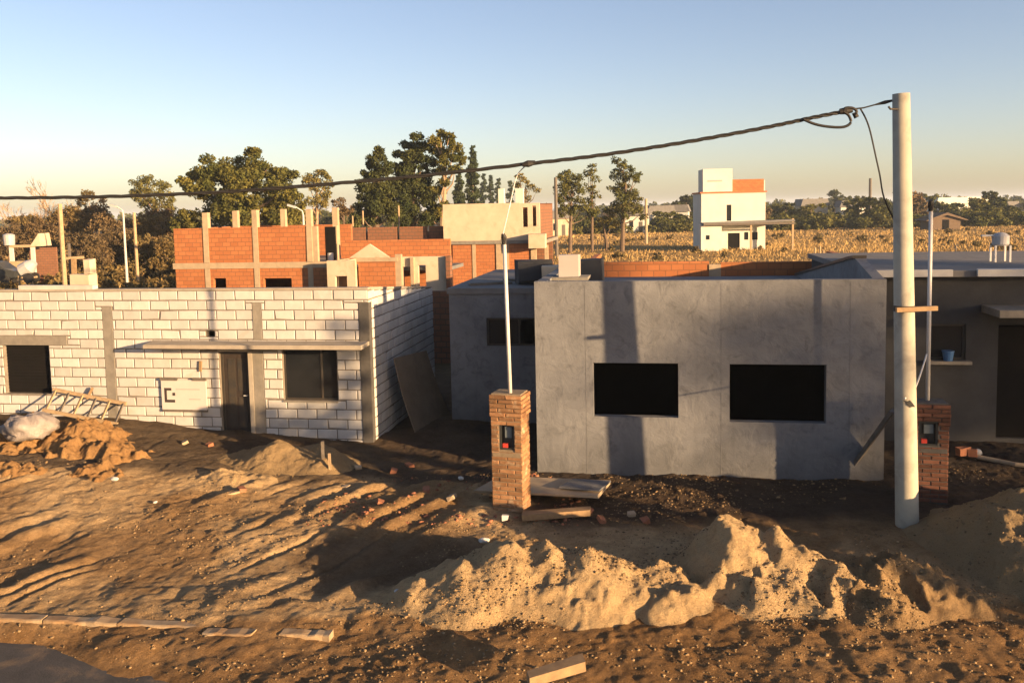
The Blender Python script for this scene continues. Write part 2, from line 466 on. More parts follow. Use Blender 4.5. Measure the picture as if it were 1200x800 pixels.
b = MB(); b.box(-70, 70, 1.5, 11.6, -.30, -.165)
tag(b.build('road', M['tarmac']), kind='structure')

# kerb slabs, broken and half buried
kb = MB()
for (xa, ya, xb, yb, tilt) in ((-60,716,52,721,0),(54,721,140,724,.02),(142,724,236,727,-.015),(239,735,297,738,.03),(330,736,388,738,-.03)):
    a, e = G(xa, ya, .04), G(xb, yb, .04); n_ = 7
    side = Vector((-(e-a).y, (e-a).x, 0)).normalized()
    prof = [a.lerp(e, k/n_) for k in range(n_+1)]; base_ = len(kb.v)
    for p_ in prof:
        w_ = .085 + random.uniform(-.018, .012); z_ = .045 + random.uniform(-.018, .008) + tilt*(p_-a).length*.4
        for sy, sz in ((-w_, -.2), (-w_, z_-.05), (-w_+.02, z_-.04), (w_, z_-.045), (w_, -.2)):
            kb.v.append(tuple(p_ + side*sy + Vector((random.uniform(-.01, .01), 0, sz - .03))))
    for k in range(n_):
        for q in range(4):
            o_ = base_ + k*5 + q; kb.f.append((o_, o_+5, o_+6, o_+1))
    kb.f.append(tuple(base_ + q for q in range(5))); kb.f.append(tuple(base_ + n_*5 + q for q in (4, 3, 2, 1, 0)))
tag(kb.build('kerb', M['kerb']), kind='structure')

# ------------------------------------------------------------------ mounds (each a heap of its own on the ground)
HEAPS = []
def top_z(x, y):
    """height of whatever soil lies at (x, y)"""
    x = np.atleast_1d(np.asarray(x, float)); y = np.atleast_1d(np.asarray(y, float))
    z = ground_h(x[None], y[None])[0]
    for (x0, y0, st, H_) in HEAPS:
        i = np.rint((x-x0)/st).astype(int); j = np.rint((y-y0)/st).astype(int)
        ins = (i >= 0) & (j >= 0) & (i < H_.shape[1]) & (j < H_.shape[0])
        z[ins] = np.maximum(z[ins], H_[j[ins], i[ins]])
    return z
def mound(name, label, cat, bumps, m, seed, rough=.1, cl=.03, step=.028, pits=.0, group=None, kind=None):
    x0 = min(q[0]-q[3] for q in bumps)-.3; x1 = max(q[0]+q[3] for q in bumps)+.3
    y0 = min(q[1]-q[4] for q in bumps)-.3; y1 = max(q[1]+q[4] for q in bumps)+.3
    xs = np.arange(x0, x1, step); ys = np.arange(y0, y1, step)
    x, y = np.meshgrid(xs, ys)
    wx = x + fbm(x, y, .9, 3, seed)*.28; wy = y + fbm(x, y, .9, 3, seed+1)*.28
    h = np.zeros_like(x); acc = np.zeros_like(x)
    for (cx, cy, hh, rx, ry) in bumps:
        r = np.sqrt(((wx-cx)/rx)**2 + ((wy-cy)/ry)**2)
        k0 = np.clip(1.08 - np.sqrt((r/1.12)**2 + .012), -.5, 1)
        k = hh*np.where(k0 > 0, np.abs(k0)**1.2, k0)
        acc = acc + np.exp(np.clip(k, -1, 2)*14)
    h = np.log(acc/len(bumps))/14
    f = sstep(0, .18, h)
    h = h + f*(fbm(x, y, .55, 4, seed+2)*rough + np.maximum(ridged(x, y, .3, 3, seed+3), -.2)*rough*.5 + fbm(x, y, .15, 2, seed+4)*cl + np.abs(fbm(x, y, .075, 2, seed+5))*cl*.6 + np.maximum(fbm(x, y, .2, 2, seed+8) - .2, 0)*cl*2.5)
    if pits: h = h - f*pits*sstep(.25, .6, fbm(x, y, .5, 2, seed+6))
    z = np.minimum(ground_h(x, y), .25)*(1-f*.6) + h - .03
    keep = (h > -.015).ravel()
    HEAPS.append((x0, y0, step, np.where(h > -.015, z, -9.0)))
    F = grid_faces(len(xs), len(ys), keep)
    used = np.unique(F); remap = np.zeros(x.size, np.int64); remap[used] = np.arange(len(used))
    V = np.stack([x, y, z], -1).reshape(-1, 3)[used]
    o = np_mesh(name, V, remap[F], m, smooth=True)
    tag(o, label, cat, group, kind)
    return o
MOUNDS = dict(
    a=[(-1.35,11.7,.42,.8,.85),(-.85,11.85,.66,.9,1.1),(-.25,12.0,.82,1.0,1.25),(.35,12.0,.80,1.0,1.25),(.95,11.9,.70,.95,1.2),(1.45,11.75,.52,.7,1.0),(1.95,11.85,.46,.65,.95),(.4,11.2,.3,1.6,.6)],
    b=[(1.95,11.35,.34,.6,.8),(2.25,11.45,.34,.5,.75),(2.75,12.0,.5,.6,.95),(3.15,12.25,.98,.85,1.5),(3.7,12.1,.80,.75,1.35),(3.4,11.3,.34,.9,.75),(4.2,11.7,.55,.65,1.0),(4.0,11.1,.28,.7,.6)],
    c=[(4.55,11.5,.42,.6,1.0),(5.0,11.6,.58,.65,1.05),(5.4,11.4,.42,.55,.9),(4.8,10.9,.26,.8,.6),(5.9,11.1,.24,.7,.7)],
    d=[(7.15,12.6,.74,1.0,1.8),(7.8,12.7,1.0,1.3,2.0),(8.9,12.7,1.1,1.7,2.0)],
    f=[(-4.9,18.1,.55,1.15,.95),(-4.2,18.0,.45,.9,.85)],
    f2=[(-5.75,16.9,.32,.8,.7),(-5.2,16.8,.2,.8,.6)],
    e=[(-12.2,18.7,1.0,1.6,1.7),(-10.4,18.6,1.08,1.5,1.6),(-9.2,18.4,.9,1.3,1.5),(-8.3,17.9,.6,1.1,1.2)],
    e2=[(-11.5,16.7,.5,1.4,.8),(-9.6,16.7,.55,1.5,.85),(-8.2,16.7,.5,1.1,.8)],
    r=[(-2.6,16.0,.16,.8,.5),(-1.6,16.6,.18,.9,.4),(-.9,15.2,.12,.6,.5)],
)
mound('sand_heap', 'long crumbly tan sand heap lying in front of the brick meter pillar', 'sand heap', MOUNDS['a'], M['sand'], 101, .05, .035)
mound('sand_heap', 'peaked pale sand heap midway between the meter pillar and the concrete pole', 'sand heap', MOUNDS['b'], M['sand'], 121, .09, .03, pits=.14)
mound('rubble_heap', 'low dark heap of soil and rubble at the foot of the concrete pole', 'rubble heap', MOUNDS['c'], M['rubble_soil'], 141, .11, .05, pits=.13)
mound('sand_heap', 'smooth tall mound of fine sand at the right edge of the picture', 'sand heap', MOUNDS['d'], M['sand_fine'], 161, .06, .03)
mound('sand_heap', 'small sand pile before the dark door of the white block house', 'sand heap', MOUNDS['f'], M['sand_fine'], 181, .05, .02)
mound('sand_heap', 'little spill of sand left of the pile at the dark door', 'sand heap', MOUNDS['f2'], M['sand'], 191, .06, .03)
mound('earth_heap', 'reddish heap of dug earth against the white block wall under the ladder', 'earth heap', MOUNDS['e'], M['earth_heap'], 201, .17, .07, pits=.12)
mound('earth_heap', 'low ridge of dug earth in front of the higher heap by the ladder', 'earth heap', MOUNDS['e2'], M['earth_heap'], 221, .15, .07, pits=.1)
mound('rubble_strip', 'flat strip of broken brick and soil between the meter pillar and the white house', 'rubble', MOUNDS['r'], M['rubble_soil'], 241, .07, .05)
def mound_z(x, y): return float(top_z(x, y)[0])

# loose clods and pebbles (nobody could count them)
def clods(name, n, xr, yr, smin, smax, m, label, heap=False):
    phi = (1+5**.5)/2
    ico = np.array([(-1,phi,0),(1,phi,0),(-1,-phi,0),(1,-phi,0),(0,-1,phi),(0,1,phi),(0,-1,-phi),(0,1,-phi),(phi,0,-1),(phi,0,1),(-phi,0,-1),(-phi,0,1)])/1.9
    tri = np.array([(0,11,5),(0,5,1),(0,1,7),(0,7,10),(0,10,11),(1,5,9),(5,11,4),(11,10,2),(10,7,6),(7,1,8),(3,9,4),(3,4,2),(3,2,6),(3,6,8),(3,8,9),(4,9,5),(2,4,11),(6,2,10),(8,6,7),(9,8,1)])
    x = R_.uniform(*xr, n*12); y = R_.uniform(*yr, n*12)
    ok = fbm(x, y, 1.1, 3, 301) > R_.uniform(-.3, .35, x.size)
    if heap:
        hm_ = np.max([q[2]*(1.12 - np.hypot((x-q[0])/q[3], (y-q[1])/q[4])) for q in mb_list], 0); ok &= hm_ > .06
    x, y = x[ok][:n], y[ok][:n]; n = len(x)
    s = smin + (smax-smin)*R_.random(n)**4
    z = top_z(x, y) + s*.05
    V = ico[None]*(1 + R_.uniform(-.5, .45, (n, 12, 1)))*s[:, None, None]*R_.uniform(.6, 1.2, (n, 1, 3))*np.array([1, 1, .6]) + np.stack([x, y, z], -1)[:, None, :]
    F = tri[None] + 12*np.arange(n)[:, None, None]
    o = np_mesh(name, V.reshape(-1, 3), F.reshape(-1, 3), m)
    tag(o, label, 'clods', kind='stuff')
clods('dirt_clods', 17000, (-12, 9), (9.2, 17.2), .006, .03, M['clod'], 'loose clods and pebbles scattered over the churned dirt')
mb_list = [q for k_ in ('a', 'b', 'c') for q in MOUNDS[k_]]
clods('sand_crumbs', 7000, (-2.2, 6.3), (10.3, 13.2), .005, .026, M['clod'], 'crumbs and small lumps of sand lying on the heaps', True)
clods('brick_chips', 420, (-3.6, 1.2), (14.3, 17.0), .015, .06, M['brick_rubble'], 'chips of broken red brick on the rubble strip')

# ------------------------------------------------------------------ white block house
WO = G(437, 520); WF = Frame(WO)
wh = thing('block_house', 'unfinished white block house with a thin door canopy and dark door', 'house', (WO.x, WO.y, 0), YAW)
XL = -13.5
H1, H2 = 3.50, 3.03
win_l = (-9.18, -7.96, 1.03, 2.21); door = (-3.62, -2.80, .10, 2.08); win_r = (-2.08, -.78, .97, 2.16); vent = (-3.92, -3.70, 2.42, 2.56)
b = MB(); b.wall(XL, -.004, -.3, H1, .014, .20, [win_l, door, win_r, vent])
b.build('front_wall', M['mortar'], wh)
b = MB(); b.prism([(.2, -.3), (5.7, -.3), (5.7, H2), (.2, H1-.015)], 'x', -.20, -.014)
b.build('side_wall', M['mortar'], wh)
b = MB(); b.prism([(.2, -.3), (5.7, -.3), (5.7, H2), (.2, H1-.015)], 'x', XL, XL+.2); b.box(XL+.2, -.2, 5.5, 5.69, -.3, H2-.01)
b.build('rear_wall', M['mortar'], wh)
b = MB(); b.box(XL+.2, -.2, .2, 5.5, 2.70, 2.84); b.build('roof', M['roof_grey'], wh)
b = MB(); b.box(XL+.2, -.2, .2, 5.5, -.2, .05); b.build('floor', M['concrete_dark'], wh)
cols_f = [(-6.50, -6.26, .0, 3.12), (-2.80, -2.55, -.1, 2.1), (-2.74, -2.54, 2.36, 3.2), (-.22, 0, -.3, 3.2)]
lint = [(-9.5, -7.46, 2.21, 2.43)]
BH, BL = .2265, .47
def blocks_rows(x0, x1, z0, z1, cuts, tri_top=None):
    out = []
    r = 0; z = z1
    while z > z0:
        zb = z - BH
        off = (r % 2)*.5*BL + random.uniform(-.03, .03)
        x = x0 - BL + off
        segs = []
        while x < x1:
            segs.append([max(x, x0), min(x+BL, x1)]); x += BL
        for sgm in segs:
            parts = [(sgm[0], sgm[1], zb, z)]
            for cut in cuts:
                new = []
                for (a, e, lo, hi) in parts:
                    if cut[1] <= a or cut[0] >= e or cut[3] <= lo or cut[2] >= hi: new.append((a, e, lo, hi)); continue
                    if cut[2] > lo+.04: new.append((a, e, lo, cut[2]))
                    if cut[3] < hi-.04: new.append((a, e, cut[3], hi))
                    lo2, hi2 = max(lo, cut[2]), min(hi, cut[3])
                    if cut[0] > a+.04: new.append((a, cut[0], lo2, hi2))
                    if cut[1] < e-.04: new.append((cut[1], e, lo2, hi2))
                parts = new
            out += [p for p in parts if p[1]-p[0] > .06 and p[3]-p[2] > .04]
        z = zb; r += 1
    return out
def add_block(mb, a, e, lo, hi, proud=.0, depth=.03, j=.013):
    a += j; e -= j; lo += j; hi -= j
    if e-a < .03 or hi-lo < .03: return
    r = lambda: random.uniform(-.004, .004)
    t1 = proud + random.uniform(-.004, .004); bv = .010
    q = [(a+r(), lo+r()), (e+r(), lo+r()), (e+r(), hi+r()), (a+r(), hi+r())]
    if random.random() < .07:       # knocked corner
        k = random.randrange(4); cx_, cz_ = (a+e)/2, (lo+hi)/2
        q[k] = (q[k][0] + (cx_-q[k][0])*.10, q[k][1] + (cz_-q[k][1])*.16)
    mx, mz = (a+e)/2, (lo+hi)/2
    qi = [(x + (bv if x < mx else -bv), z + (bv if z < mz else -bv)) for x, z in q]
    vs = [(x, t1, z) for x, z in qi] + [(x, t1+bv*.8, z) for x, z in q] + [(x, depth, z) for x, z in q]
    mb.add(vs, [(0,1,2,3)] + [(i+4, (i+1) % 4+4, (i+1) % 4, i) for i in range(4)] + [(i+8, (i+1) % 4+8, (i+1) % 4+4, i+4) for i in range(4)])
b = MB()
for p in blocks_rows(XL, -.0, -.3, H1-.012, [win_l, door, win_r, vent] + cols_f + lint):
    add_block(b, *p)
b.build('block_facing', M['block'], wh)
# side courses, clipped by the falling parapet
b = MB()
for (a, e, lo, hi) in blocks_rows(.015, 5.7, -.3, H1-.012, []):
    top = H1 - .02 - (H1-H2)*((a+e)/2)/5.7
    hi2 = min(hi, top)
    if hi2-lo > .05: add_block(b, a, e, lo, hi2)
b.v = [(-y, x, z) for x, y, z in b.v]
b.build('block_facing', M['block'], wh)
b = MB()
b.prism([(-.012, H1-.012), (.212, H1-.012), (.212, H1+.035), (-.012, H1+.035)], 'x', XL, .01)
b.prism([(.215, H1-.03), (5.7, H2-.0), (5.7, H2+.03), (.215, H1+.03)], 'x', -.212, .012)
b.build('parapet_capping', M['beam'], wh)
for k, (a, e, lo, hi) in enumerate(cols_f):
    b = MB()
    if k == 3: b.box(-.22, .014, -.012, .20, lo, hi)
    else: b.box(a, e, -.006, .2, lo, hi)
    b.jitter(.004).build('column', M['concrete_dark'] if k == 3 else M['concrete'], wh)
b = MB(); b.box(*lint[0][:2], -.016, .2, *lint[0][2:]); b.build('lintel', M['concrete'], wh)
b = MB(); b.prism([(-5.25, -.02), (.0, -.02), (.02, -.62), (-5.12, -.62)], 'z', 2.24, 2.33); b.jitter(.008).build('canopy', M['beam'], wh)
b = MB(); b.box(-2.08, -.78, -.03, .21, .93, .968); b.build('window_sill', M['concrete'], wh)
b = MB(); b.box(-2.90, -2.80, -.02, .2, .1, 2.16); b.box(-3.64, -2.80, -.02, .2, 2.08, 2.17); b.build('door_surround', M['beam'], wh)
b = MB(); b.box(-3.60, -2.91, .10, .15, .11, 2.06); dl = b.build('door', M['door'], wh)
dl['label'] = 'dark brown closed door'
b = MB(); b.box(-3.615, -3.56, .075, .16, .11, 2.075); b.box(-2.955, -2.905, .075, .16, .11, 2.075); b.box(-3.56, -2.955, .075, .16, 2.01, 2.075); b.build('door_frame', M['iron'], dl)
b = MB()
b.box(-3.46, -3.28, .092, .1, .3, 1.9); b.box(-3.22, -3.04, .092, .1, .3, 1.0); b.box(-3.22, -3.04, .092, .1, 1.15, 1.9); b.build('panel', M['iron'], dl)
b = MB(); b.tube([(-3.0, .09, 1.05), (-3.0, .05, 1.05), (-3.08, .05, 1.05)], .012, 6); b.build('handle', M['pipe'], dl)
# windows
b = MB()
for k in range(15):
    z = 1.05 + k*.078
    b.prism([(.10, z), (.118, z+.072), (.13, z+.072), (.13, z)], 'x', -9.16, -7.98)
sh = b.build('roller_shutter', M['black'], wh)
b = MB(); b.wall(-2.08, -.78, .97, 2.16, .09, .13, [(-2.04, -1.20, 1.01, 2.12), (-1.16, -.82, 1.01, 2.12)]); wfm = b.build('window', M['iron'], wh)
b = MB(); b.box(-2.04, -1.20, .105, .113, 1.01, 2.12); b.box(-1.16, -.82, .112, .12, 1.01, 2.12); b.build('pane', M['glass'], wfm)

# estate-agent style sign board on the facade
sg = thing('sign_board', 'white advertising board with a dark square logo left of the dark door', 'sign', WF.w((-4.5, -.03, .72)), YAW)
b = MB(); b.box(-.565, .555, -.03, .0, .0, .70); b.build('board', M['sign_white'], sg)
for q in ((-.585, -.15, .685, .745), (.23, .565, .685, .745), (-.55, .565, -.045, .003)):
    b = MB(); b.box(q[0], q[1], -.045, .0, q[2], q[3]); b.build('batten', M['wood_grey'], sg)
b = MB(); b.box(-.49, -.43, -.034, -.031, .17, .51); b.box(-.43, -.31, -.034, -.031, .45, .51); b.box(-.43, -.23, -.034, -.031, .17, .235); b.box(-.29, -.22, -.034, -.031, .33, .40); b.build('logo', M['sign_dark'], sg)
b = MB(); b.box(-.2, .40, -.034, -.031, .47, .495); b.box(.12, .41, -.034, -.031, .24, .262); b.build('print', M['sign_grey'], sg)
# small loose laths on the wall above the board
b = MB(); b.bar(WF.w((-4.08, -.03, 1.62)), WF.w((-4.06, -.03, 1.86)), .03, .06); tag(b.build('wooden_lath', M['wood']), 'short wooden lath fixed upright above the sign board', 'lath')

# ladder lying askew on the earth heap
ld = thing('ladder', 'pale wooden ladder tipped sideways against the white wall on the earth heap', 'ladder', WF.w((-8.0, -.35, .75)), YAW)
inv = WF.R.transposed()
def wl(px, py, yl): return WF.at(px, py, yl) - Vector((-8.0, -.35, .75))
A1, A2 = wl(62, 456, -.10), wl(148, 473, -.14)
B1, B2 = wl(50, 480, -.62), wl(138, 497, -.60)
b = MB(); b.bar(A1, A2, .045, .075); b.build('rail', M['wood_pale'], ld)
b = MB(); b.bar(B1, B2, .045, .075); b.build('rail', M['wood_pale'], ld)
for k in range(6):
    f_ = .04 + .92*k/5
    b = MB(); b.bar(A1.lerp(A2, f_), B1.lerp(B2, f_), .06, .03, .4); b.build('rung', M['wood_grey'] if k % 2 else M['wood_pale'], ld)
b = MB(); q = wl(105, 462, -.08); b.bar(q + Vector((-.05, -.03, -.1)), q + Vector((.09, 0, .16)), .05, .05); b.build('brace', M['wood'], ld)

# crumpled sack on the heap
def blob(name, m, label, cat, loc, sx, sy, sz, seed, rz=0, n=26, rough=.28, flat=.0):
    u = np.linspace(0, 2*np.pi, n, endpoint=False); w = np.linspace(-np.pi/2, np.pi/2, n//2+1)
    U, W = np.meshgrid(u, w)
    P = np.stack([np.cos(W)*np.cos(U), np.cos(W)*np.sin(U), np.sin(W)], -1)
    k = 1 + rough*fbm(P[..., 0]*1.3 + P[..., 2]*.7 + 5, P[..., 1]*1.3 - P[..., 2]*.9 + 5, .6, 3, seed)
    P = P*k[..., None]*np.array([sx, sy, sz])
    P[..., 2] = np.maximum(P[..., 2], -sz*flat if flat else -9)
    q = []
    h_ = n//2+1
    for i in range(h_-1):
        for j in range(n):
            q.append((i*n+j, i*n+(j+1) % n, (i+1)*n+(j+1) % n, (i+1)*n+j))
    o = np_mesh(name, P.reshape(-1, 3), np.array(q), m, smooth=True)
    o.location = loc; o.rotation_euler = (0, 0, rz)
    return tag(o, label, cat)
p = D(35, 499, 18.0)
blob('plastic_sack', M['plastic'], 'crumpled pale sack lying on the earth heap below the shuttered window', 'sack', p, .46, .33, .26, 5, .5, rough=.5)

# plywood sheet leaning on the side wall
pa, pb = WF.w((.10, 1.3, 2.02)), WF.w((.10, 2.95, 2.02))
ply = MB()
g0 = [G(486, 507), G(526, 484)]
rows = 9
for i in range(rows+1):
    f_ = i/rows
    top0 = D(461, 420, WF.w((.08, 1.0, 0)).y); top1 = D(499, 411, WF.w((.08, 2.6, 0)).y)
    bow = math.sin(f_*math.pi)*.12
    for (tp, gd) in ((top0, g0[0]), (top1, g0[1])):
        q = tp.lerp(gd, f_) + Vector((-.05*bow*8*.5, 0, -bow*.5))
        ply.v.append(tuple(q)); ply.v.append(tuple(q + Vector((.02, 0, .012))))
for i in range(rows):
    k = i*4
    ply.f += [(k, k+2, k+6, k+4), (k+1, k+5, k+7, k+3), (k, k+4, k+5, k+1), (k+2, k+3, k+7, k+6)]
ply.f += [(0, 1, 3, 2), (rows*4, rows*4+2, rows*4+3, rows*4+1)]
tag(ply.build('plywood_sheet', M['plywood']), 'bowed brown plywood sheet leaning on the side wall of the white house', 'board')

# stakes in the ground
for k, (px, pt, pb_) in enumerate(((379, 517, 552), (387, 531, 556))):
    q = G(px, pb_); top = D(px-1, pt, q.y)
    b = MB(); b.bar(q - Vector((0, 0, .15)), top, .05, .05); b.jitter(.008)
    tag(b.build('wooden_stake', M['wood_grey' if k == 0 else 'wood_pale']), ('taller greyish wooden stake at the right foot of the sand pile', 'shorter pale wooden stake beside the taller grey one')[k], 'stake')

# small concrete stub and board lying along the white house roof
q = WF.at(105, 337, 2.6)
b = MB(); b.box(-.42, .12, -.2, .2, -.4, .36); b.box(-.05, .13, -.12, .12, .36, .75); b.jitter(.02); o = b.build('column_stub', M['cream']); o.location = WF.w(q); o.rotation_euler = (0, 0, YAW)
tag(o, 'short rough concrete column stub rising above the white house roof', 'column')
b = MB(); b.box(-1.2, .75, -.1, .1, 0, .09); b.jitter(.015); q = WF.at(78, 337, .1); o = b.build('parapet_board', M['white_paint']); o.location = WF.w((q.x, .1, H1+.036)); o.rotation_euler = (0, 0, YAW)
tag(o, 'pale plank lying on the parapet of the white house', 'plank')

# ------------------------------------------------------------------ grey rendered house
GO = G(630, 552); GF = Frame(GO)
gh = thing('rendered_house', 'low house of bare grey cement render with two black window openings', 'house', (GO.x, GO.y, 0), YAW)
GX = 6.52
w1 = (1.13, 2.76, 1.13, 2.19); w2 = (3.72, 5.48, 1.07, 2.185)
b = MB(); b.wall(0, GX, -.3, 3.78, 0, .2, [w1, w2]); fw = b.build('front_wall', M['render'], gh)
b = MB(); b.box(.0, .2, .2, 4.0, -.3, 3.76); b.box(.0, .2, 4.0, 9.6, -.3, 3.1); b.box(.2, GX-.2, 9.4, 9.6, -.3, 3.1); b.build('side_wall', M['render'], gh)
pr = [(.2, -.3), (9.6, -.3), (9.6, 3.12), (2.2, 4.02), (1.75, 4.06), (.2, 3.78)]
b = MB(); b.prism(pr, 'x', GX-.2, GX-.002); b.build('stepped_parapet', M['render'], gh)
b = MB(); b.prism([(1.75, 4.06), (2.2, 4.02), (9.6, 3.12), (9.6, 3.17), (2.2, 4.08), (1.75, 4.12)], 'x', GX-.24, GX+.03); b.build('roof_flashing', M['iron'], gh)
b = MB(); b.box(.2, GX-.2, .2, 9.4, 2.95, 3.1); b.build('roof', M['roof_grey'], gh)
b = MB(); b.box(.2, GX-.2, .2, 9.4, -.2, .0); b.build('floor', M['black'], gh)  # coloured near-black for the unlit room
b = MB(); b.box(.2, GX-.2, 4.4, 4.5, .0, 2.95); b.build('inner_wall', M['black'], gh)  # room darkness behind the windows is put into this wall's colour
for px, lo, hi in ((686, 0, 3.7), (845, 0, 3.72), (996, .2, 3.74)):      # faint joints where columns were rendered in
    x = GF.at(px, 400).x; b = MB()
    for k in range(12):
        z0, z1 = lo + (hi-lo)*k/12, lo + (hi-lo)*(k+1)/12; w_ = random.uniform(.002, .007)
        b.box(x-w_, x+w_, -.003, .01, z0+.001, z1)
    b.build('wall_joint', M['render_joint'], gh)
# rear wing set back at the left
wr = (-1.76, -.32, 1.88, 2.57)
b = MB(); b.wall(-2.68, -.002, -.3, 3.16, 4.0, 4.2, [wr]); b.build('wing_front_wall', M['render'], gh)
b = MB(); b.box(-2.68, -2.48, 4.2, 10.5, -.3, 3.14); b.box(-2.48, -.002, 10.3, 10.5, -.3, 3.14); b.build('wing_side_wall', M['render'], gh)
b = MB(); b.prism([(-2.72, 3.95), (.0, 3.95), (.0, 10.55), (-2.72, 10.55)], 'z', 3.165, 3.30); b.build('wing_roof', M['roof_grey'], gh)
b = MB(); b.wall(wr[0], wr[1], wr[2], wr[3], 4.05, 4.1, [(wr[0]+.05, -.98, wr[2]+.05, wr[3]-.05), (-.93, wr[1]-.05, wr[2]+.05, wr[3]-.05)]); wf2 = b.build('window', M['iron'], gh)
b = MB(); b.box(wr[0]+.05, -.98, 4.07, 4.078, wr[2]+.05, wr[3]-.05); b.build('pane', M['glass'], wf2)

# things on its roof
q = GF.at(667, 326, 1.6)
vb = thing('roof_vent', 'pale square cement vent stack on the roof of the grey house', 'vent stack', GF.w((q.x, 1.6, 3.1)), YAW)
b = MB(); b.box(-.20, .22, -.2, .2, 0, 1.12); b.jitter(.01).build('stack', M['sign_grey'], vb)
b = MB(); b.box(-.42, .42, -.4, .4, .60, .66); b.jitter(.01).build('base_slab', M['concrete'], vb)
q = GF.at(627, 322, 5.2)
b = MB(); b.box(-.42, .42, -.35, .35, 0, .62); b.box(-.5, .2, -.38, -.352, .1, .55); b.jitter(.06); o = b.build('covered_tank', M['render_dark']); o.location = GF.w((q.x, 5.2, 3.31)); o.rotation_euler = (0, 0, YAW+.3)
tag(o, 'dark grey tank block on the rear wing roof beside the pale stack', 'tank')
b = MB(); b.box(-.28, .28, -.2, .2, 0, .7); b.jitter(.04); o = b.build('cement_sack_pile', M['cream']); q = GF.at(645, 322, 4.0); o.location = GF.w((q.x, 4.6, 3.1)); o.rotation_euler = (0, 0, YAW)
tag(o, 'rough tan masonry block between the dark tank and the pale stack', 'block')
b = MB(); b.box(-.35, .35, -.3, .3, 0, .85); b.jitter(.03); o = b.build('dark_tank', M['blue']); q = GF.at(690, 322, 4.2); o.location = GF.w((q.x, 4.2, 3.1)); o.rotation_euler = (0, 0, YAW)
o.data.materials.clear(); o.data.materials.append(M['render_dark']); o.name = 'roof_crate'
tag(o, 'dark crate just right of the pale vent stack on the roof', 'crate')
for k, (px, py, ln, a) in enumerate(((575, 330, 1.1, .3), (600, 328, .8, -.4))):
    q = GF.at(px, py, 5.0); b = MB(); b.box(-ln/2, ln/2, -.12, .12, 0, .05); b.jitter(.012); o = b.build('roof_plank', M['wood_grey']); o.location = GF.w((q.x, 5.0+k, 3.305)); o.rotation_euler = (0, 0, a)
    tag(o, ('longer grey plank lying on the rear wing roof', 'shorter grey plank lying on the rear wing roof behind the white pipe')[k], 'plank')

# red brick wall under construction behind the grey house
OO = D(690, 310, 27.5)
OF = Frame((OO.x, OO.y)); ob = thing('brick_wall', 'long low wall of new orange brick behind the grey house', 'wall', (OO.x, OO.y, 0), YAW)
L = OF.at(1012, 300, 0).x
b = MB(); b.box(0, L*.45, 0, .2, -.3, 3.5); b.box(L*.45+.35, L, 0, .2, -.3, 3.46); b.build('masonry', M['hollow'], ob)
b = MB(); b.box(L*.45, L*.45+.35, -.03, .23, -.3, 3.4); b.build('column', M['frame_conc'], ob)
b = MB(); b.box(-.2, -.002, 0, 6, -.3, 3.45); b.box(L+.002, L+.2, 0, 6, -.3, 3.45); b.build('return_wall', M['hollow'], ob)

# ------------------------------------------------------------------ dark house at the right
rh = thing('corner_house', 'dark rendered flat-roofed house with a porch slab at the right edge', 'house', (GO.x, GO.y, 0), YAW)
RX0, RX1 = 6.82, 15.0
wd = (8.12, 8.86, 1.78, 2.56); dd = (9.50, 10.3, .1, 2.55)
b = MB(); b.wall(RX0, RX1, -.3, 3.58, 3.0, 3.2, [wd, dd]); b.build('front_wall', M['render_dark'], rh)
b = MB(); b.box(RX0, RX0+.2, 3.2, 10, -.3, 3.56); b.box(RX0+.2, RX1, 9.8, 10, -.3, 3.56); b.box(RX1-.2, RX1-.001, 3.2, 9.8, -.3, 3.56); b.build('side_wall', M['render_dark'], rh)
b = MB(); b.prism([(RX0-.1, 2.75), (RX1+.1, 2.75), (RX1+.1, 10.1), (RX0-.1, 10.1)], 'z', 3.585, 3.72); b.build('roof', M['roof_grey'], rh)
b = MB()
for a, e in ((RX0-.12, 8.45), (8.95, 10.5), (10.75, RX1)): b.box(a, e, 2.62, 2.745, 3.60, 3.75)
b.jitter(.008).build('sunlit_roof_edge', M['white_paint'], rh)  # white strips stand in for sun on the roof edge
b = MB(); b.box(RX0+.2, RX1-.2, 3.2, 9.8, -.2, .05); b.build('floor', M['concrete_dark'], rh)
b = MB(); b.box(9.15, 12.5, 1.95, 2.995, 2.82, 2.97); b.build('porch_slab', M['concrete'], rh)
b = MB(); b.wall(wd[0], wd[1], wd[2], wd[3], 3.06, 3.12, [(wd[0]+.05, wd[1]-.05, wd[2]+.05, wd[3]-.05)]); o = b.build('window', M['iron'], rh)
b = MB(); b.box(wd[0]+.05, wd[1]-.05, 3.085, 3.093, wd[2]+.05, wd[3]-.05); b.build('pane', M['glass'], o)
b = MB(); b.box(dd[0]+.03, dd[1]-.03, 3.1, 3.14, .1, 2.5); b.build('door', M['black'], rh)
b = MB(); b.box(6.53, 6.81, 3.1, 3.3, -.3, 3.4); b.build('link_wall', M['render_dark'], rh)
q = GF.at(1172, 303, 5.5)
q = q; tk = thing('water_tank', 'small white water tank on legs on the right-hand roof', 'water tank', GF.w((q.x, 5.5, 3.72)), YAW)
b = MB(); b.tube([(0, 0, .38), (0, 0, .42), (0, 0, .60), (0, 0, .66), (0, 0, .69)], [.16, .19, .19, .13, .05], 18); b.build('tank', M['tank'], tk, smooth=False)
for sx in (-.16, .16):
    for sy in (-.16, .16):
        b = MB(); b.box(sx-.02, sx+.02, sy-.02, sy+.02, 0, .39); b.build('leg', M['pipe'], tk)
b = MB(); b.box(-.42, -.05, -.05, .05, .60, .64); b.build('inlet_pipe', M['pipe'], tk)
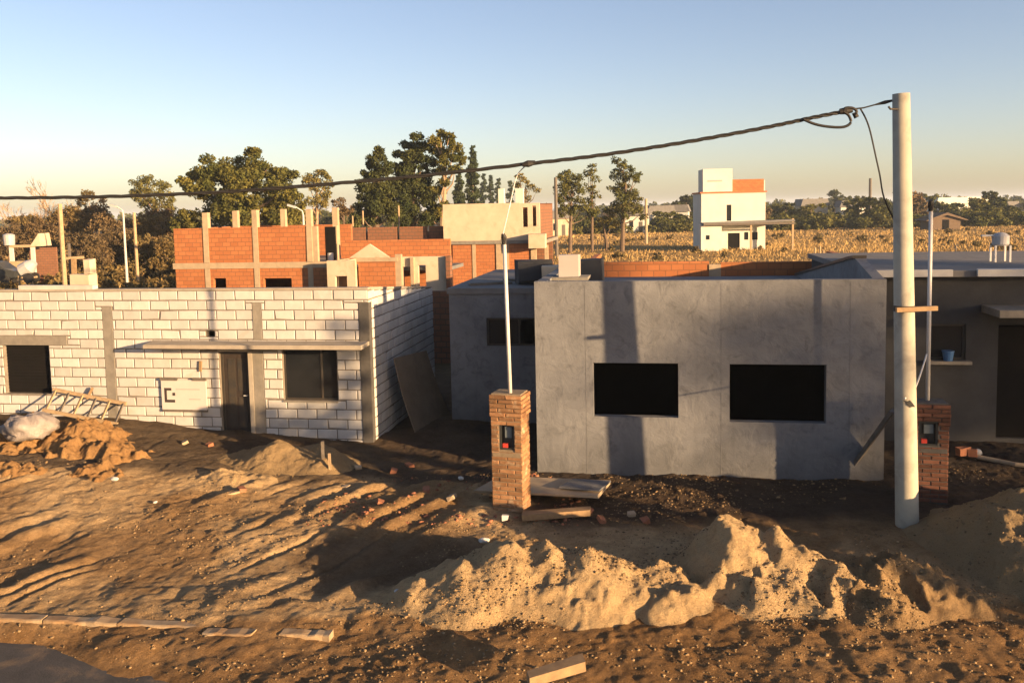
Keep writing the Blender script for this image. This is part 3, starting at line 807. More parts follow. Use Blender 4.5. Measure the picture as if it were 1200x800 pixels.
# blue bucket on the window ledge
q = GF.at(1111, 398, 2.95)
b = MB(); b.tube([(0, 0, 0), (0, 0, .20)], [.09, .12], 14, cap=True); b.tube([(0,0,.195),(0,0,.215)], .128, 14); o = b.build('bucket', M['blue']); o.location = GF.w((q.x, 2.93, wd[2]))
b = MB(); b.box(wd[0]-.08, wd[1]+.08, 2.82, 2.998, wd[2]-.07, wd[2]-.002); b.build('window_sill', M['concrete'], rh)
tag(o, 'blue bucket on the sill of the dark right-hand house', 'bucket')

# ------------------------------------------------------------------ brick meter pillars
def brick_pillar(name, label, loc, rz, w, dp, h, mb, mm, niche):
    t_ = thing(name, label, 'pillar', loc, rz, 'brick meter pillars')
    core = MB(); nx0, nx1, nz0, nz1 = niche
    core.wall(-w/2+.012, w/2-.012, -.1, h-.01, -dp/2+.012, -dp/2+.16, [niche])
    core.box(-w/2+.012, w/2-.012, -dp/2+.162, dp/2-.012, -.1, h-.012)
    core.build('mortar_core', mm, t_)
    bb = MB(); rows = int(round(h/.075)); rhh = h/rows
    for r in range(rows):
        z0 = r*rhh; out = .018 if r >= rows-5 else 0
        def side(length, place, cut):
            n = 2 if length > .5 else 2
            L_ = length/ n; xs = [-length/2 + L_*(k + (.5 if r % 2 else 0)) for k in range(-1, n+1)]
            for x in xs:
                a, e = max(x, -length/2), min(x+L_, length/2)
                segs = [(a, e)]
                if cut and z0+rhh*.5 > nz0 and z0+rhh*.5 < nz1:
                    segs = [sg_ for sg_ in ((a, min(e, nx0)), (max(a, nx1), e))]
                for a2, e2 in segs:
                    if e2-a2 < .03: continue
                    k0 = len(bb.v)
                    tmp = MB(); add_block(tmp, a2, e2, z0, z0+rhh, 0, .04, .006)
                    tmp.v = [place(x_, y_ - out + random.uniform(-.004, .004), z_) for x_, y_, z_ in tmp.v]
                    bb.add(tmp.v, tmp.f)
        side(w+out*2, lambda x, y, z: (x, y-dp/2, z), True)
        side(dp+out*2-.004, lambda x, y, z: (w/2-y, x, z), False)
        side(dp+out*2-.004, lambda x, y, z: (-w/2+y, -x, z), False)
        side(w+out*2, lambda x, y, z: (-x, dp/2-y, z), False)
    bb.build('brickwork', mb, t_)
    cp = MB(); cp.box(-w/2+.02, w/2-.02, -dp/2+.02, dp/2-.02, h-.008, h+.012); cp.jitter(.006).build('cap', mm, t_)
    mt = MB(); mt.wall(nx0, nx1, nz0, nz1, -dp/2+.02, -dp/2+.05, [(nx0+.03, nx1-.03, nz0+.03, nz1-.03)]); mo = mt.build('meter_box', M['meter'], t_)
    mt = MB(); mt.box(nx0+.03, nx1-.03, -dp/2+.10, -dp/2+.158, nz0+.03, nz1-.03); mt.build('back_plate', M['meter'], mo)
    mt = MB(); mt.box(nx0+.09, nx1-.06, -dp/2+.06, -dp/2+.10, nz0+.2, nz1-.06); mt.build('meter', M['meter_glass'], mo)
    mt = MB(); mt.box(nx0+.05, nx0+.14, -dp/2+.04, -dp/2+.10, nz0+.03, nz0+.10); mt.build('cable_clamp', M['red'], mo)
    mt = MB(); mt.box(-w/2+.03, w/2-.03, -dp/2-.006, -dp/2+.01, nz0-.13, nz0-.05); mt.jitter(.008).build('mortar_smear', mm, t_)
    return t_
P1 = G(600, 600)
brick_pillar('meter_pillar', 'sunlit brick meter pillar standing alone in the middle, white pipe on top', (P1.x, P1.y+.2, 0), math.radians(-18), .56, .46, 2.05, M['brick_old'], M['pillar_mortar'], (-.13, .14, 1.10, 1.55))
P2 = G(1093, 588)
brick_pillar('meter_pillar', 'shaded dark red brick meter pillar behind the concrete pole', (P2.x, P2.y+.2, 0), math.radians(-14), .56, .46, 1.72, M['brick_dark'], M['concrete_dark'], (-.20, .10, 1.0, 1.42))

def service_pipe(label, base, top, hook):
    t_ = thing('service_pipe', label, 'pipe', base, 0, 'service pipes on the meter pillars')
    b = MB(); b.tube([(0, 0, -.02), top - base], [.036, .033], 10); b.build('pipe', M['pipe'], t_, smooth=True)
    b = MB(); e = top - base; b.tube([e + Vector((0, 0, -.02)), e + Vector((-.005, 0, .10)), e + Vector((-.02, -.02, .16))], [.045, .05, .03], 10); b.build('weatherhead', M['cable'], t_)
    return t_
pb1 = D(598, 467, P1.y+.1); pt1 = D(591, 285, P1.y+.15)
service_pipe('slender white service pipe rising from the sunlit middle pillar', Vector((pb1.x, pb1.y, 2.05)), pt1, True)
pb2 = D(1087, 469, P2.y+.25); pt2 = D(1091, 246, P2.y+.25)
service_pipe('white service pipe rising from the shaded pillar beside the concrete pole', Vector((pb2.x, pb2.y, 1.72)), pt2, False)

# ------------------------------------------------------------------ concrete street pole with bracket
PB = G(1063, 616); PT = D(1056, 110, PB.y)
sp_ = thing('street_pole', 'tall tapered pale concrete pole carrying the overhead cable', 'pole', (PB.x, PB.y, 0))
b = MB(); b.tube([(0, 0, -.4), (0, 0, 0), tuple(PT - PB)], [.182, .178, .127], 28); b.build('shaft', M['pole'], sp_, smooth=True)
b = MB()
for zz in (4.1, 6.55): 
    c_ = (PT - PB)*(zz/(PT-PB).z); b.tube([c_ - Vector((0, 0, .03)), c_ + Vector((0, 0, .03))], .177 - .05*zz/6.8 + .006, 24, cap=True)
q1 = D(1050, 363, PB.y-.2) - PB; q2 = D(1098, 361, PB.y-.2) - PB
b = MB(); b.bar(q1, q2, .07, .07); b.build('bracket', M['wood'], sp_)
kc = (PT-PB)*(q1.z/(PT-PB).z)
b = MB(); b.tube([kc + Vector((0, 0, -.045)), kc + Vector((0, 0, .045))], .160, 28); b.build('clamp', M['cable'], sp_)
kc = (PT-PB)*(2.02/(PT-PB).z)
b = MB(); b.tube([kc + Vector((-.03, 0, -.02)), kc + Vector((.03, 0, .03))], .170, 28); b.build('strap', M['cable'], sp_)
kc = (PT-PB)*(6.6/(PT-PB).z)
b = MB(); b.tube([kc + Vector((-.10, -.1, 0)), kc + Vector((-.22, -.12, 0)), kc + Vector((-.25, -.12, .04))], .016, 8); b.build('hook', M['iron'], sp_)

# leaning prop between the grey house and the pole
q = G(990, 557); q2 = D(1046, 481, 15.6)
b = MB(); b.bar(q - Vector((0, 0, .05)), q2, .16, .07, .3); b.jitter(.008); tag(b.build('timber_prop', M['wood_grey']), 'grey timber plank leaning up to the right before the grey house', 'plank')

# ------------------------------------------------------------------ overhead cable, coil and wires
def cable_pt(px, py):
    d_ = ray(px, py); u = d_.x/d_.y
    return D(px, py, (PB.y + .167*PB.x)/(1 + .167*u))
main = [(-560, 205), (-300, 222), (-100, 231), (0, 232), (100, 231), (200, 228), (300, 222.5), (400, 214.5), (500, 205.5), (620, 192), (700, 182.5), (780, 170.5), (850, 158.5), (910, 147), (950, 138.5), (988, 131)]
pts = [cable_pt(*p_) for p_ in main]
def spline(P, n=6):
    out = []
    for i in range(len(P)-1):
        p0, p1, p2, p3 = P[max(i-1, 0)], P[i], P[i+1], P[min(i+2, len(P)-1)]
        for k in range(n):
            t_ = k/n
            out.append(.5*((2*p1) + (p2-p0)*t_ + (2*p0-5*p1+4*p2-p3)*t_*t_ + (3*p1-p0-3*p2+p3)*t_**3))
    return out + [P[-1]]
oc = thing('overhead_cable', 'thick twisted black cable slung along the street to the concrete pole', 'cable', pts[-1])
O = pts[-1]
sp1 = spline(pts, 14)
b = MB()
for ph in range(3):     # three twisted strands
    out = []
    for i, p_ in enumerate(sp1):
        a = i*.55 + ph*2.094; out.append(p_ - O + Vector((.006*math.sin(a), .016*math.cos(a), .018*math.sin(a))))
    b.tube(out, .0175, 6)
b.build('strands', M['cable'], oc, smooth=True)
lp = [cable_pt(*p_) for p_ in ((940, 140), (955, 146), (972, 149), (988, 149), (996, 144), (994, 136), (988, 131), (990, 127), (998, 127), (1003, 131), (1001, 137))]
b = MB(); b.tube([p_ - O + Vector((0, -.03, 0)) for p_ in spline(lp, 5)], .022, 7); b.build('slack_loop', M['cable'], oc, smooth=True)
b = MB(); a1, a2 = cable_pt(984, 131) - O, cable_pt(999, 129) - O; b.tube([a1, a1.lerp(a2, .5), a2], [.045, .055, .04], 10)
a1, a2 = cable_pt(1001, 132) - O, cable_pt(1004, 138) - O; b.tube([a1, a2], [.04, .04], 10); b.build('anchor_clamp', M['cable'], oc)
tw = [cable_pt(*p_) for p_ in ((999, 128), (1012, 126.5), (1025, 123), (1037, 120), (1050, 117))]
b = MB(); b.tube([p_ - O for p_ in tw], [.014, .012, .012, .03, .012], 7); b.build('stay_wire', M['cable'], oc)
dw = [cable_pt(1008, 127), cable_pt(1015, 140), cable_pt(1020, 155), cable_pt(1026, 182), cable_pt(1031, 205), cable_pt(1036, 232), cable_pt(1050, 262)]
b = MB(); b.tube([p_ - O for p_ in spline(dw, 4)], .013, 6); b.build('drop_wire', M['cable'], oc)
kn = cable_pt(619, 192) - O
b = MB(); b.tube([kn + Vector((-.10, 0, -.015)), kn, kn + Vector((.12, 0, .02))], [.035, .06, .035], 8); b.build('tap_connector', M['cable'], oc)
sd = [kn + O, D(606, 206, 15.3), D(598, 238, 15.1), pt1 + Vector((-.02, -.02, .15))]
b = MB(); b.tube([p_ - O for p_ in spline(sd, 6)], .010, 6); b.build('service_drop', M['pipe'], oc)
sw = [D(1086, 415, P2.y+.05), D(1078, 440, 14.7), D(1070, 459, 13.95), D(1060, 467, PB.y-.17)]
b = MB(); b.tube(spline(sw, 6), .014, 6); tag(b.build('tie_cable', M['pipe']), 'thin pale cable tied from the white pipe to the concrete pole', 'cable')
# pole at the far end of the cable, up the street
q = pts[0]
b = MB(); b.tube([(0, 0, -.4), (0, 0, 0), (.05, 0, 7.0)], [.182, .178, .127], 20); o = b.build('street_pole', M['pole'], smooth=True); o.location = (q.x-.05, q.y, 0)
tag(o, 'concrete pole up the street where the overhead cable starts', 'pole')

# ------------------------------------------------------------------ slabs, planks and litter in the yard
def slab(name, m, label, cat, pix, z, th, j=.02, dz=(0, 0, 0, 0)):
    P_ = [G(x, y, z) + Vector((0, 0, k)) for (x, y), k in zip(pix, dz)]
    b = MB(); b.add([tuple(p_) for p_ in P_] + [tuple(p_ - Vector((0, 0, th))) for p_ in P_],
        [(0, 1, 2, 3), (7, 6, 5, 4)] + [(i, i+4, (i+1) % 4+4, (i+1) % 4) for i in range(4)])
    b.jitter(j); return tag(b.build(name, m), label, cat)
slab('concrete_slab', M['frame_conc'], 'thin concrete slab lying on the ground behind the sunlit pillar', 'slab', [(556, 574), (700, 580), (716, 562), (585, 558)], .20, .07)
slab('concrete_slab', M['render'], 'grey cement sheet lying on the slab right of the sunlit pillar', 'slab', [(655, 570), (702, 574), (716, 563), (672, 560)], .25, .03, .006)
slab('wooden_plank', M['wood'], 'brown plank along the ground at the foot of the sunlit pillar', 'plank', [(612, 604), (692, 598), (692, 593), (612, 598)], .12, .09, .01)
slab('wooden_plank', M['wood'], 'short thick plank lying in the dirt at the bottom of the picture', 'plank', [(620, 793), (686, 779), (683, 770), (617, 785)], .22, .12, .008, (0, .05, .05, 0))
q = G(592, 609, .05)
b = MB(); b.box(-.05, .05, -.04, .04, 0, .09); b.jitter(.012); o = b.build('white_stone', M['white_paint']); o.location = q; tag(o, 'small white stone at the foot of the sunlit pillar', 'stone')
# orange brick lump and pale pipe in front of the right-hand house
q = G(1128, 533, .1)
b = MB(); b.obox((0, 0, .08), .28, .14, .16, Matrix.Rotation(.4, 3, 'Z')); b.obox((.17, -.05, .06), .16, .12, .12, Matrix.Rotation(-.5, 3, 'Z')); b.jitter(.015); o = b.build('brick_lump', M['brick_rubble']); o.location = q
tag(o, 'lump of broken orange brick on the ground right of the shaded pillar', 'brick')
b = MB(); b.tube([G(1145, 535, .08), G(1170, 540, .06), G(1190, 544, .06), G(1230, 549, .05)], .045, 8); tag(b.build('ground_pipe', M['frame_conc']), 'pale pipe lying on the ground at the right edge', 'pipe')
q = G(1145, 530, .1); blob('white_sack', M['white_paint'], 'small white bag beside the orange brick lump', 'bag', q, .09, .07, .08, 9)
# scattered whole and half bricks
spots = [(420,549),(462,553),(480,546),(405,572),(446,590),(500,575),(530,583),(690,600),(705,610),(740,604),(756,611),(283,574),(217,519),(245,522)]
for k, (px, py) in enumerate(spots):
    q = G(px, py); z = mound_z(q.x, q.y); q = G(px, py, z)
    b = MB(); l = random.choice((.22, .2, .13, .11))
    b.obox((0, 0, .02), l, .12, .07, Matrix.Rotation(random.uniform(0, 3), 3, 'Z') @ Matrix.Rotation(random.uniform(-.5, .5), 3, 'X')); b.jitter(.012)
    o = b.build('loose_brick', M['brick_rubble'] if k % 3 else M['frame_conc']); o.location = q
    where = 'between the sunlit pillar and the white house' if px < 560 and px > 360 else ('on the soil right of the sunlit pillar' if px > 600 else 'in the dirt below the white house sign')
    tag(o, 'loose broken brick lying ' + where, 'brick', 'loose bricks ' + where)
for k, (px, py, s) in enumerate(((134, 561, .07), (182, 588, .04), (540, 560, .07), (567, 633, .09), (465, 692, .045))):
    q = G(px, py); z = mound_z(q.x, q.y); q = G(px, py, z + s*.4)
    o = blob('white_litter', M['white_paint'], 'scrap of white litter lying on the dirt', 'litter', q, s, s*.7, s*.5, 20+k, k)
    o['group'] = 'white litter scraps'
b = MB(); q1 = G(1012 + 0, 0 + 572); 
b = MB(); b.bar(G(253, 583, .12), G(283, 575, .16), .07, .05); b.jitter(.01); tag(b.build('broken_batten', M['wood_pale']), 'broken pale batten in the dirt below the small sand pile', 'batten')

# ------------------------------------------------------------------ brick houses behind
def wpart(name, m, parent, *boxes, j=0.0):
    b = MB()
    for q in boxes: b.box(*q)
    if j: b.jitter(j)
    return b.build(name, m, parent)
A0 = D(207, 340, 40); AF = Frame((A0.x, A0.y))
bh = thing('brick_house', 'two-storey orange brick shell with concrete columns sticking up', 'house', (A0.x, A0.y, 0), YAW)
def ax(px): return AF.at(px, 312, 0).x
def az(px, py, yl=0.0): return AF.at(px, py, yl).z
xe = ax(386); zs0, zs1 = az(290, 314.5), az(290, 307.5); zt = az(290, 266.5)
hol = [(ax(249), ax(264), 1.1, az(256, 326)), (ax(308), ax(341), 1.0, az(325, 326))]
b = MB(); b.wall(0, xe, -.3, zs0, 0, .2, hol); b.build('lower_wall', M['hollow'], bh)
x2 = ax(360)
wpart('upper_wall', M['hollow'], bh, (0, x2, .0, .2, zs1, zt))
wpart('floor_slab', M['frame_conc'], bh, (-.1, xe+.05, -.04, 6.0, zs0+.001, zs1-.001))
for px, pt, full in ((242, 249, 1), (300, 246, 1), (277, 247, 0), (333, 245, 0), (363, 245, 1), (394, 243, 0)):
    yb = 0 if full else 3.2
    x = AF.at(px, 290, yb).x; top = az(px, pt, yb)
    wpart('column', M['frame_conc'], bh, (x-.12, x+.12, yb-.03, yb+.23, zs1-(.0 if full else 0), top), j=.012)
    if full: wpart('column', M['frame_conc'], bh, (x-.12, x+.12, -.025, .23, -.3, zs0), j=.006)
xq = AF.at(394, 290, 1.2).x
wpart('stair_wall', M['frame_conc'], bh, (x2+.12, x2+.5, .03, .23, zs1, zt+.0))
wpart('stair_wall', M['frame_conc'], bh, (x2+1.05, xe-.0, 1.0, 1.2, zs1, zt))
wpart('doorway_dark', M['black'], bh, (x2+.52, x2+1.0, .9, 1.0, zs1, zt-.05))  # near-black panel stands in for the dark opening
b = MB(); b.box(0, .2, .2, 6, zs1, zt-.02); b.box(.2, x2, 5.8, 6, zs1, zt-.02); b.box(0, .2, .2, 6, -.3, zs0); b.build('gable_wall', M['hollow'], bh)
wpart('rear_partition', M['hollow'], bh, (0.2, xe, 5.75, 5.95, -.3, zs0), (xe-.2, xe-.001, .2, 5.75, -.3, zs0))
b = MB(); b.tube([(x2+.9, .5, zs1), (x2+.9, .5, zs1+.35)], .13, 10); b.build('bucket_drum', M['tank'], bh)

# low cream and brick annex with the small gable, in front of the long house
m0 = D(386, 338, 38.2); MF = Frame((m0.x, m0.y))
mh = thing('gabled_house', 'low half-built cream and brick house with a small pointed gable', 'house', (m0.x, m0.y, 0), YAW)
mx = lambda px, yl=0.0: MF.at(px, 310, yl).x
mz = lambda px, py, yl=0.0: MF.at(px, py, yl).z
za = mz(400, 305)
b = MB(); b.wall(0, mx(418), -.3, za, -.2, 0, [(mx(394), mx(408), .5, mz(400, 323))]); b.build('cream_wall', M['cream'], mh)
b = MB(); b.box(mx(420), mx(463), -.02, .18, -.3, mz(440, 306)); b.build('brick_panel', M['hollow'], mh)
gz = mz(435, 302)
b = MB(); b.prism([(mx(410), gz), (mx(457), gz), (mx(434), mz(434, 286))], 'y', -.06, .15); b.build('gable', M['cream'], mh)
wpart('ring_beam', M['frame_conc'], mh, (mx(418)+.003, mx(466), -.05, .2, mz(440, 306.5), gz-.001))
b = MB(); b.wall(mx(465), mx(526), -.3, mz(495, 301), .25, .45, [(mx(470), mx(481), .2, mz(475, 313)), (mx(488), mx(497), 1.6, mz(490, 311))]); b.build('cream_wall', M['cream'], mh)
for q in ((mx(463)+.01, mx(470), .0, .24, -.3, mz(467, 298)), (mx(480), mx(484), .1, .246, -.3, mz(482, 302))): wpart('pier', M['frame_conc'], mh, q, j=.008)
wpart('pier', M['hollow_dull'], mh, (mx(522), mx(527), .05, .46, -.3, mz(525, 300)))
wpart('parapet', M['hollow'], mh, (mx(400, 3), mx(528, 3), 3.0, 3.2, -.3, mz(460, 281, 3)))
wpart('side_wall', M['cream'], mh, (0.0, .2, .003, 6, -.3, za-.1))
wpart('roof', M['roof_grey'], mh, (.2, mx(525), .46, 2.99, za-.5, za-.35))

# long weathered brick block behind it
n0 = D(372, 300, 52); NF = Frame((n0.x, n0.y))
nh = thing('brick_block', 'long weathered brown brick block with dark gaps behind the gabled house', 'house', (n0.x, n0.y, 0), YAW)
nx = lambda px: NF.at(px, 275, 0).x
ztop = NF.at(460, 266, 0).z
for (a, e) in ((375, 428), (431, 465), (468, 500), (503, 525)):
    wpart('wall_panel', M['hollow_dull'], nh, (nx(a), nx(e), 0, .2, -.3, ztop))
wpart('rear_wall', M['hollow_dull'], nh, (nx(375), nx(525), 5, 5.2, -.3, ztop-.4))
for px, pt in ((413, 253), (425, 247), (467, 241)):
    q = D(px, pt, 56); b = MB(); b.tube([(0, 0, -.2), (0, 0, q.z)], .055, 6); o = b.build('wooden_post', M['wood_pale']); o.location = (q.x, 56, 0)
    tag(o, {413: 'shortest thin post behind the long brown brick block', 425: 'middle thin post behind the long brown brick block', 467: 'tallest thin post behind the long brown brick block'}[px], 'post', 'thin posts behind the brick block')

# cream two-storey house with white chimneys
c0 = D(520, 335, 50); CF = Frame((c0.x, c0.y))
ch = thing('cream_house', 'unfinished cream house with orange brick ground floor and two white chimneys', 'house', (c0.x, c0.y, 0), YAW)
cx = lambda px, yl=0.0: CF.at(px, 285, yl).x
cz = lambda px, py, yl=0.0: CF.at(px, py, yl).z
z1_, z2_ = cz(570, 286), cz(570, 282)
b = MB(); b.wall(cx(520), cx(610), z2_, cz(570, 238.5), 0, .2, []); b.build('upper_wall', M['cream'], ch)
b = MB(); b.wall(cx(530), cx(581), -.3, z1_, .05, .25, []); b.box(cx(596), cx(622), .05, .25, -.3, z1_); b.build('brick_wall', M['hollow'], ch)
wpart('pier', M['frame_conc'], ch, (cx(581)+.002, cx(596)-.002, .0, .3, -.3, z1_), (cx(553), cx(557), .02, .049, -.3, z1_), (cx(622), cx(628), -.02, .25, -.3, z1_), (cx(638), cx(642), -.02, .2, -.3, z1_-.1))
wpart('floor_slab', M['concrete'], ch, (cx(520)-.1, cx(640), -.06, 6, z1_+.001, z2_-.001))
b = MB(); b.wall(cx(610)+.002, cx(633), z2_, cz(620, 238), .0, .2, [(cx(613), cx(619), cz(615, 266), cz(615, 243)), (cx(624.5), cx(629), cz(626, 265), cz(626, 241))]); b.build('terrace_frame', M['cream'], ch)
wpart('terrace_wall', M['hollow'], ch, (cx(611), cx(630), 1.2, 1.4, z2_, cz(620, 243)))
wpart('balcony', M['cream'], ch, (cx(622), cx(641), -.9, -.062, z1_-.25, cz(630, 274)), j=.02)
wpart('rear_wall', M['hollow_dull'], ch, (cx(520), cx(520)+.2, .2, 6, z2_, cz(570, 239)), (cx(520)+.2, cx(633), 5.8, 6, -.3, cz(570, 239)), (cx(633)-.2, cx(633)-.001, .2, 5.8, z2_, cz(620, 240)))
for a, e, top in ((585.5, 592, 221), (605.5, 614.5, 221)):
    wpart('chimney', M['far_white'], ch, (cx(a, .6), cx(e, .6), .5, .85, cz(600, 240, .6), cz(600, top, .6)))

# dark brick wall closing the gap between the two near houses
w0 = D(497, 340, 30); GWF = Frame((w0.x, w0.y)); wl_ = GWF.at(531, 340).x
b = MB(); b.box(0, wl_, 0, .2, -.3, GWF.at(515, 341).z); o = b.build('gap_wall', M['hollow_dull']); o.location = (w0.x, w0.y, 0); o.rotation_euler = (0, 0, YAW)
tag(o, 'dull brown brick wall in the gap between the white house and the grey house', 'wall')

# ------------------------------------------------------------------ white house in the field
q0 = G(822, 294); VF = Frame((q0.x, q0.y), math.radians(-4))
vh = thing('white_house', 'white two-storey house standing alone in the dry field', 'house', (q0.x, q0.y, 0), VF.yaw)
vx = lambda px, yl=0.0: VF.at(px, 250, yl).x
vz = lambda px, py, yl=0.0: VF.at(px, py, yl).z
zr = vz(860, 226); zp = vz(860, 262)
b = MB(); b.wall(0, vx(897), -.3, zr, 0, .25, [(vx(851.5), vx(857), vz(853, 259), vz(853, 240)), (vx(853), vx(867), -.1, vz(860, 273)), (vx(872), vx(877), vz(874, 281), vz(874, 272)), (vx(881), vx(888), vz(884, 281), vz(884, 272)), (vx(824), vx(828), vz(826, 279), vz(826, 274))]); b.build('front_wall', M['far_white'], vh)
wpart('side_wall', M['far_white'], vh, (0, .25, .25, 7, -.3, zr-.01), (vx(897)-.25, vx(897)-.001, .25, 7, -.3, zr-.01), (.25, vx(897)-.25, 6.75, 7, -.3, zr-.01))
wpart('roof', M['roof_tile'], vh, (-.15, vx(897)+.15, -.15, 7.1, zr+.002, zr+.16))
wpart('stair_tower', M['far_white'], vh, (vx(824.5), vx(859), .4, 4.2, zr+.17, vz(840, 198, .4)))
wpart('tower_slit', M['sign_grey'], vh, (vx(830), vx(847), .37, .399, vz(840, 213, .4), vz(840, 211, .4)))
wpart('brick_parapet', M['hollow'], vh, (vx(859)+.02, vx(897)-.02, .8, 4.0, zr+.17, vz(880, 210, .8)))
wpart('parapet_end', M['far_white'], vh, (vx(897)-.015, vx(898), .8, 4.0, zr+.17, vz(897, 211, .8)))
b = MB(); b.prism([(-.1, -2.6), (vx(925), -2.6), (vx(925), -.01), (-.1, -.01)], 'z', zp-.02, zp+.18)
b.v = [(x, y, z + (.02*x if x > 0 else 0)) for x, y, z in b.v]; b.build('porch_roof', M['roof_grey'], vh)
wpart('porch_fascia', M['wood_grey'], vh, (-.12, vx(925), -2.66, -2.605, zp-.12, zp+.1))
wpart('wing_wall', M['far_white'], vh, (-.35, vx(842), -2.2, -.02, -.3, zp-.03))
for px in (880, 929):
    x = VF.at(px, 270, -2.4).x; wpart('porch_post', M['wood_pale'], vh, (x-.1, x+.1, -2.5, -2.3, -.2, zp-.03 if px < 900 else zp+.5))
wpart('door', M['black'], vh, (vx(853)+.03, vx(867)-.03, .1, .16, -.1, vz(860, 273)))
wpart('window', M['glass'], vh, (vx(872), vx(877), .1, .16, vz(874, 281), vz(874, 272)))
wpart('window', M['glass'], vh, (vx(881), vx(888), .1, .16, vz(884, 281), vz(884, 272)))
wpart('window', M['glass'], vh, (vx(851.5), vx(857), .1, .16, vz(853, 259), vz(853, 240)))
wpart('window', M['glass'], vh, (vx(824), vx(828), -2.23, -2.201, vz(826, 280), vz(826, 275)))

# ------------------------------------------------------------------ lamps, posts and odds beyond the houses
def lamp(px, pt, y, label, hd):
    q = D(px, pt, y)
    t_ = thing('street_lamp', label, 'street lamp', (q.x, y, 0), 0, 'white street lamps')
    b = MB(); b.tube([(0, 0, -.2), (0, 0, q.z-.35)], [.10, .06], 8); b.build('pole', M['white_paint'], t_)
    b = MB(); b.tube([(0, 0, q.z-.37), (-.05*hd, 0, q.z-.12), (-.35*hd, 0, q.z+.08), (-.5*hd, 0, q.z+.14)], [.05, .045, .04, .04], 8); b.build('arm', M['white_paint'], t_)
    b = MB(); b.obox((-.68*hd, 0, q.z+.19), .55, .26, .12, Matrix.Rotation(.3*hd, 3, 'Y')); b.build('lamp_head', M['tank'], t_)
lamp(144, 244, 60, 'white street lamp with bent head left of the orange brick shell', 1)
lamp(355, 245, 55, 'white street lamp peeking out behind the orange brick shell', 1)
def post(px, pt, pb_, y, r, m, label, name='wooden_pole'):
    q = D(px, pt, y); b = MB(); b.tube([(0, 0, -.3), (0, 0, q.z)], [r*1.15, r], 8); o = b.build(name, m); o.location = (q.x, y, 0)
    return tag(o, label, 'pole')
post(70, 239, 333, 42, .10, M['wood_pale'], 'tall pale wooden pole beyond the white house roof at left')
post(157, 249, 315, 66, .11, M['wood_pale'], 'slimmer wooden pole just right of the white street lamp')
post(757, 233, 285, 122, .18, M['frame_conc'], 'pale pole standing in the dry field left of the white house', 'field_pole')
post(1020, 209, 240, 190, .3, M['wood_grey'], 'distant dark mast above the trees left of the concrete pole', 'distant_mast')
post(651, 208, 300, 92, .16, M['wood_grey'], 'dark wooden pole beside the slim trees by the cream house', 'utility_pole')
fr = D(85, 300, 44)
t_ = thing('timber_trestle', 'pale timber cross frame beside the tall wooden pole at left', 'trestle', (fr.x, 44, 0))
b = MB(); b.bar((-.45, 0, D(75, 303, 44).z), (.55, 0, D(75, 302, 44).z), .1, .13); b.build('crossbar', M['wood_pale'], t_)
b = MB(); b.bar((-.15, .05, 0), (-.17, .05, D(81, 285, 44).z), .1, .1); b.build('upright', M['wood_grey'], t_)
b = MB(); b.bar((.0, -.1, 0), (.1, -.1, D(81, 303, 44).z), .12, .22); b.build('upright', M['wood'], t_)
# open timber shelter with a white tank
s0 = G(18, 322); s0.y = 70; s0 = D(25, 318, 66)
sh_ = thing('site_shelter', 'open timber site shelter with a pointed gable at the far left', 'shelter', (s0.x, 66, 0))
sx_ = lambda px: D(px, 300, 66).x - s0.x
szz = lambda py: D(20, py, 66).z
for px in (14, 39):
    b = MB(); b.box(sx_(px)-.13, sx_(px)+.13, -.1, .1, -.3, szz(288)); b.build('post', M['white_paint'], sh_)
b = MB(); b.box(sx_(13), sx_(42), -.12, .12, szz(290), szz(287)); b.build('beam', M['wood_pale'], sh_)
b = MB(); b.prism([(sx_(37), szz(289)), (sx_(50), szz(289)), (sx_(48), szz(274))], 'y', -.15, 1.4); b.build('gable', M['cream'], sh_)
b = MB(); b.box(sx_(12), sx_(45), 2.6, 2.8, -.2, szz(292)); b.build('back_wall', M['hollow_dull'], sh_)
b = MB(); b.box(sx_(12), sx_(32), -.2, 1.0, -.3, szz(306)); b.build('platform', M['wood_pale'], sh_)
q = D(11, 287, 66)
b = MB(); b.tube([(0, 0, 0), (0, 0, .75), (0, 0, .85)], [.38, .42, .2], 14); o = b.build('water_tank', M['tank']); o.location = (q.x, 66, szz(287)); tag(o, 'white water tank on top of the timber shelter post', 'water tank')
q = D(4, 312, 64)
cr = thing('parked_car', 'dark parked car half cut by the left edge of the picture', 'car', (q.x-.8, 64, 0))
zc = .3
b = MB(); b.prism([(-2.0, .45), (-2.0, 1.0), (-1.3, 1.1), (-.8, 1.6), (.7, 1.6), (1.3, 1.1), (2.0, .95), (2.0, .45)], 'y', -.8, .8); b.v = [(x, y*(.86 if z > 1.2 else 1), z+zc*2) for x, y, z in b.v]; b.build('body', M['meter'], cr)
for sx in (-1.25, 1.25):
    for sy in (-.82, .64):
        b = MB(); b.tube([(sx, sy, .33+zc*2), (sx, sy+.18, .33+zc*2)], .33, 16); b.build('wheel', M['cable'], cr)
q = D(30, 311, 60)
bw = thing('concrete_mixer', 'white drum mixer with dark wheels beside the timber shelter', 'mixer', (q.x, 60, 0))
b = MB(); b.tube([(-.5, 0, 1.7), (-.3, 0, 1.75), (.25, 0, 2.0), (.6, 0, 2.3)], [.2, .45, .48, .25], 14); b.build('drum', M['tank'], bw)
for sy in (-.4, .4):
    b = MB(); b.tube([(.35, sy-.06, 1.25), (.35, sy+.06, 1.25)], .35, 14); b.build('wheel', M['cable'], bw)
b = MB(); b.bar((-.6, 0, 1.1), (.7, 0, 1.3), .2, .12); b.bar((-.5, 0, 0), (-.5, 0, 1.4), .1, .1); b.bar((.35, 0, 0), (.35, 0, 1.4), .12, .12); b.build('chassis', M['wood_pale'], bw)
